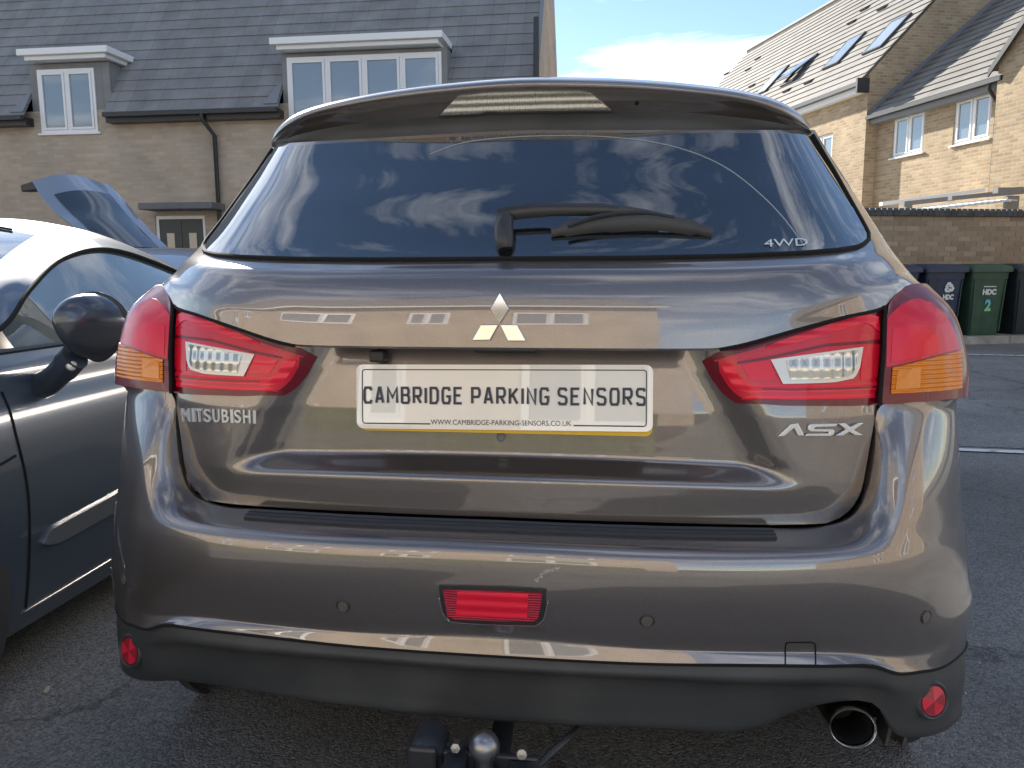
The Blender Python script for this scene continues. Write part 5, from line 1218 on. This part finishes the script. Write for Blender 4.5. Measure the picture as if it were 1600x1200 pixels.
g = MB(); g.grid(both(gridof((2,3,4),3,6))); g.build('roof', GPAINT, gc, smooth=True)
g = MB(); g.grid(both(gridof((2,3,4),0,3))); g.build('windscreen', MATS['car_glass'], gc, smooth=True)
wt = both(gridof((2,3,4),3,4)); hd_ = MB(); hd_.tube([r[0] + np.array([0,-.004,.004]) for r in wt[2:-2]], .0045, 6); hd_.build('windscreen_seal', DARK, gc, smooth=True)
# bonnet and nose
rows = []
for y, z, wx in ((.42,.93,.74),(.0,.90,.72),(-.4,.83,.68),(-.8,.72,.58),(-1.0,.60,.46),(-1.05,.40,.44),(-1.02,.16,.44)):
    rows.append([np.array([XC-wx+2*wx*t, y-(.12*(1-(2*t-1)**2) if y < -.6 else 0), z+.03*(1-(2*t-1)**2)]) for t in np.linspace(0,1,9)])
g = MB(); g.grid(loft(rows, 3, 4)); g.build('bonnet', GPAINT, gc, smooth=True)
rows = []
for y, z, wx in ((2.40,.95,.70),(2.75,.88,.66),(2.98,.80,.55),(3.06,.55,.52),(3.0,.18,.50)):
    rows.append([np.array([XC-wx+2*wx*t, y+.08*(1-(2*t-1)**2), z+.02*(1-(2*t-1)**2)]) for t in np.linspace(0,1,9)])
g = MB(); g.grid(loft(rows, 3, 4)); g.build('boot_lid', GPAINT, gc, smooth=True)
g = MB(); g.box(XC-.70, XC+.70, -.6, 2.6, .16, .60); g.build('underbody', DARK, gc)
for y in (.20, 2.35):
    for s in (1,-1):
        wheel(gc, (XC+s*.765, y, .31), s, .31, .19)
        ar = MB(); ar.lathe((XC+s*.848, y, .315), (s,0,0), [(.365,-.03),(.365,.008),(.352,.010),(.001,-.004)], 40); ar.build('wheel_arch', BLKP, gc, smooth=True)
# shut lines, mouldings, chrome
def on_side(pts, off): return hits(TG, pts, off)
t_ = MB(); t_.tube(on_side(spl([(2,612),(14,640),(26,685),(38,735),(44,775),(46,830),(44,900),(40,950)], 30), .001), .0035, 6); t_.build('door_gap', DARK, gc, smooth=True)
t_ = MB(); t_.tube(on_side(spl([(-20,735),(0,726),(24,712)], 10), .001), .0035, 6); t_.build('wing_gap', DARK, gc, smooth=True)
MOULD = mat('door_moulding', (.30,.33,.36), .22, .6, 1, .03)
mo = patch(TG, [(66,847),(72,832),(84,822),(165,778),(260,722)], [(66,850),(76,851),(92,846),(165,806),(260,752)], 26, 7, .010)
solid(mo, .012, dirn=(-1,0,0)).build('door_moulding', MOULD, gc, smooth=True)
for pa, pb, ra in (((33,959),(260,822),.0035),((30,991),(260,855),.0085)):
    t_ = MB(); t_.tube(on_side(spl_lin([pa, pb], 20), .002), [ra*.3]+[ra]*19, 8); t_.build('sill_trim', CHROME, gc, smooth=True)
# door mirror: rounded head on a leaning foot with a small side repeater
mc = atx(131, 508, -1.215)
MIRP = mat('mirror_gloss_black', (.06,.075,.10), .3, .4, 1, .03, coat_ior=1.5)
g = MB(); rows = []
for t in np.linspace(0, 1, 15):
    # t 0: flat glass side facing the rear; 1: nose
    k = sqrt(max(0, 1-t**2.2)) if t > 0 else 1
    yy = .050 - .115*t
    rows.append([mc + np.array([.066*k*cos(a)*(1+.12*cos(a))*(1-.38*max(0,-sin(a))) - .012*t, yy + .03*cos(a)*k, (.082 if sin(a) > 0 else .100)*k*sin(a) + .012*t]) for a in np.linspace(0, 2*pi, 33)[:-1]])
g.grid(rows, True); g.add(rows[0], [tuple(range(32))]); mir_o = g.build('door_mirror', MIRP, gc, smooth=True, angle=50)
bz = MB(); bz.tube(rows[0]+[rows[0][0]], .006, 8); bz.build('mirror_bezel', BLKS, mir_o, smooth=True)
foot = [atx(64,603,-1.40), atx(78,596,-1.36), atx(98,578,-1.30), atx(118,556,-1.245)]
g = MB(); g.tube(spl(foot, 12), [(.030,.038)]*4+[(.030,.036)]*4+[(.032,.040)]*4, 14); g.build('mirror_foot', MIRP, mir_o, smooth=True)
rc = foot[2]*.45 + foot[3]*.55 + np.array([.026,-.028,-.006]); g = MB(); g.lathe(rc, (.6,-.75,.1), [(.0001,.008),(.010,.006),(.014,.0),(.014,-.006)], 16); ro = g.build('side_repeater', LFRAME, mir_o, smooth=True)

# ================================================================== pale blue car beyond with its tailgate up
BPAINT = mat('pale_blue_paint', (.30,.34,.40), .34, .45, 1, .03, coat_ior=1.5)
def atd(px, py, d): return CC + ray(px, py)*d
hm = atd(205, 392, 9.0); hdg = np.array([.83,-.557,0]); sd = np.array([-.557,-.83,0])
oc = thing('open_hatchback', 'pale blue hatchback with its tailgate raised, parked beyond the grey coupe', 'car', (hm[0]+hdg[0]*1.5, hm[1]+hdg[1]*1.5, 0), atan2(hdg[1], hdg[0]))
near = spl([(152,390),(111,351),(93,337),(73,318),(60,301),(50,284)], 16); farp = spl([(266,390),(240,365),(214,337),(193,311),(180,298),(168,287)], 16)
GH = []
for j in range(16):
    wv = j/15; row = []
    for i in range(15):
        t = i/14; p = near[j]*(1-t) + farp[j]*t; p = p + np.array([0, -13*sin(pi*min(1,t*1.05+.02))*(.25+.75*wv)])
        row.append(atd(p[0], p[1], 8.75 + .75*t + .45*wv - .06*sin(pi*t)))
    GH.append(row)
ho_ = MB(); ho_.grid(GH); rim(GH, .07, ho_, -np.array(np.cross(sd, [0,0,1]))*.3+np.array([.2,.5,-.75])); hatch = ho_.build('tailgate', BPAINT, oc, smooth=True, angle=40)
gj = [[np.array(GH[j][i])*(1) for i in range(2,13)] for j in range(0,12)]
A_ = np.array(gj); c_ = np.cross(A_[5,9]-A_[5,0], A_[9,5]-A_[0,5]); c_ /= np.linalg.norm(c_)
if c_ @ (A_[5,5]-CC) > 0: c_ = -c_
gg_ = MB(); gg_.grid(A_ + c_*.012); rim(A_ + c_*.012, .01, gg_, -c_); gg_.build('tailgate_glass', mat('blue_car_glass', (.03,.036,.045), .1, 0, 1, .02, coat_ior=1.5), hatch, smooth=True)
wpn = MB(); e0, e1 = np.array(GH[15][0]), np.array(GH[15][4]); dn = np.array([0,0,-1.])
q0 = e0 + np.array([-.14,-.02,-.02]); wpn.prism([e0+dn*.0, e0+dn*.10+np.array([.05,0,0]), q0+dn*.10, q0+dn*.02], (.05,.12,0)); wpn.build('tail_spoiler', BLKS, hatch, bevel=.012)
for i in (1, 13):
    st = MB(); a_ = np.array(GH[6][i]); st.tube([a_ - c_*.03, np.array(GH[0][i]) + np.array([-.10,.02,-.22])], .010, 8); st.build('gas_strut', BLKS, hatch, smooth=True)
# body as a loft along its own length
lp = lambda a, b, z: np.array([hm[0]+hdg[0]*a+sd[0]*b, hm[1]+hdg[1]*a+sd[1]*b, z]); zr = hm[2]-.06
rows = []
for a, zt, wt_2, zb in ((-.45,.80,.55,.25),(-.38,.90,.66,.2),(-.02,zr-.005,.50,.2),(.5,zr+.05,.55,.2),(1.3,zr+.05,.55,.2),(2.2,.98,.66,.2),(2.9,.88,.64,.2),(3.35,.66,.50,.22)):
    belt = min(.92, zt-.05); rows.append([lp(a,0,zt), lp(a,wt_2*.6,zt-.01), lp(a,wt_2,zt-.05), lp(a,max(wt_2,.72 if -.4 < a < 3 else wt_2+.04)+.02,belt-.03), lp(a,.80 if -.4 < a < 3 else .6,.6), lp(a,.76 if -.4 < a < 3 else .58,zb)])
fullb = []
for r in rows:
    l = [p - 2*np.array([sd[0],sd[1],0])*((p[:2]-hm[:2])@sd[:2]) for p in r]; fullb.append(l[::-1][:-1] + r)
g = MB(); g.grid(loft(fullb, 3, 4)); g.build('body', BPAINT, oc, smooth=True, angle=50)
for a in (.25, 2.6):
    for s in (1,-1):
        c = lp(a, s*.76, .3); g = MB(); g.lathe(c, sd*s, [(.20,.02),(.29,.03),(.30,-.0),(.30,-.15),(.1,-.15)], 28); wo = g.build('wheel', TYRE, oc, smooth=True)
        g = MB(); g.lathe(c, sd*s, [(.20,.018),(.17,.0),(.001,.02)], 20); g.build('rim', RIM, wo, smooth=True)
for s in (1,-1):
    q = [lp(.25,s*.66,1.24), lp(1.15,s*.665,1.25), lp(1.85,s*.75,.95), lp(.05,s*.775,.93)]; g = MB(); g.prism(q, sd*s*.02); g.build('side_window', MATS['car_glass'], oc)

# ================================================================== small litter
STN = mat('stone', (.42,.38,.31), .8); vary(STN, (.30,.27,.22), (.5,.46,.39), 30, 4)
sp0 = atz(73, 1081)
def pebble(name, label, c, r, seed, cat='stone', grp=None):
    rnd = random.Random(seed); bm = bmesh.new(); bmesh.ops.create_icosphere(bm, subdivisions=2, radius=1)
    for v in bm.verts:
        k = 1 + .25*sin(3*v.co.x+seed) + rnd.uniform(-.08,.08); v.co = Vector((v.co.x*r[0]*k, v.co.y*r[1]*k, v.co.z*r[2]*k + r[2]*.8))
    me = bpy.data.meshes.new(name); bm.to_mesh(me); bm.free()
    o = bpy.data.objects.new(name, me); COL.objects.link(o); o.location = (c[0], c[1], .0); me.materials.append(STN)
    for p in me.polygons: p.use_smooth = True
    return tag(o, label, cat, grp)
pebble('stone', 'pale brown stone lying on the asphalt between the two cars', sp0, (.012,.010,.008), 1)
for i, (px, py) in enumerate(((1508,1084),(1530,1037),(1586,905),(1577,868),(228,1094-0),(1545,1010))):
    pebble('stone', 'tiny pale chip of grit on the asphalt beside the brown car', atz(px, py), (.0045,.004,.003), i+3, 'stone', 'grit chips on the asphalt')

# ================================================================== what stands behind the viewer and shows in the paint
BRK_BACK = brick_mat('brick_pinkish', (.42,.325,.24), (.49,.39,.30), (.43,.38,.32))  # the brick's own pinkish tone, less saturated than the buff
GRASS = mat('hedge_green', (.06,.085,.03), .8); vary(GRASS, (.035,.055,.018), (.10,.125,.05), 9, 8, geo(GRASS)); bumpn(GRASS, 20, .8, .05, 6, geo(GRASS))
bt = thing('facing_terrace', 'sunlit buff brick terrace with white windows, mirrored in the brown tailgate', 'house', (-12, -12, 0))
BYY = -8.6
Fb = lambda a, d, z: (a, BYY-d, z)
holes = []; X0, X1 = -34.0, 2.3
x = X1-1.6
k = 0
while x > X0+1.5:
    w_ = 1.75 if k % 2 == 0 else 1.1
    holes.append((x-w_, x, .95 if k % 3 else .9, 2.1)); holes.append((x-w_, x, 3.35, 4.5)); x -= w_ + 1.5; k += 1
g = MB(); wall_holes(g, Fb, X0, X1, 0, 5.1, holes)
g.quad((X1,BYY,0),(X1,BYY-8,0),(X1,BYY-8,5.1),(X1,BYY,5.1)); g.add([(X1,BYY,5.1),(X1,BYY-8,5.1),(X1,BYY-4,8.6)],[(0,1,2)]); g.quad((X0,BYY,0),(X0,BYY-8,0),(X0,BYY-8,5.1),(X0,BYY,5.1))
g.build('wall', BRK_BACK, bt, uv=True)
for h in holes: window(bt, Fb, *h, [.5], dep=.03, fr=.08)
g = MB(); g.quad((X0-.2,BYY+.35,5.0),(X1+.2,BYY+.35,5.0),(X1+.2,BYY-4,8.7),(X0-.2,BYY-4,8.7)); g.build('roof', TILE_R, bt, uv=True)
g = MB(); g.box(X0-.2, X1+.2, BYY+.25, BYY+.37, 4.86, 4.98); g.build('fascia', WHITE, bt)
hb = thing('corner_house', 'buff brick house at the far corner, mirrored in the brown rear bumper', 'house', (17, -10, 0))
Fc = lambda a, d, z: (13+d, a, z)
g = MB(); hs_ = [(-9,-7.6,.9,2.1),(-9,-7.6,3.3,4.5),(-5,-3.6,3.3,4.5),(-5,-3.6,.9,2.1),(-13,-11.6,3.3,4.5)]; wall_holes(g, Fc, -18, -1, 0, 5.2, hs_); g.quad((13,-1,0),(21,-1,0),(21,-1,5.2),(13,-1,5.2)); g.add([(13,-1,5.2),(21,-1,5.2),(17,-1,8.6)],[(0,1,2)]); g.build('wall', BRK_BACK, hb, uv=True)
for h in hs_: window(hb, Fc, *h, [.5], dep=.03, fr=.08)
g = MB(); g.quad((12.7,-18,5.0),(12.7,-.8,5.0),(17,-.8,8.7),(17,-18,8.7)); g.build('roof', TILE_R, hb, uv=True)
hg = thing('hedge', 'low clipped green hedge before the facing terrace, mirrored in the bumper', 'hedge', (-12, -7.2, 0))
rnd = random.Random(3)
g = MB(); cs_ = [(.0,0),(.05,.3),(.1,.62),(.42,.72),(.75,.62),(.8,.3),(.85,0)]; rows = []
for i in range(120):
    xx = -32 + i*.28; rows.append([(xx+rnd.uniform(-.05,.05), -7.6+c[0]+rnd.uniform(-.05,.05), max(0,c[1]+rnd.uniform(-.05,.05)*(c[1]>0))) for c in cs_])
g.grid(rows); g.build('foliage', GRASS, hg, smooth=True, angle=80)
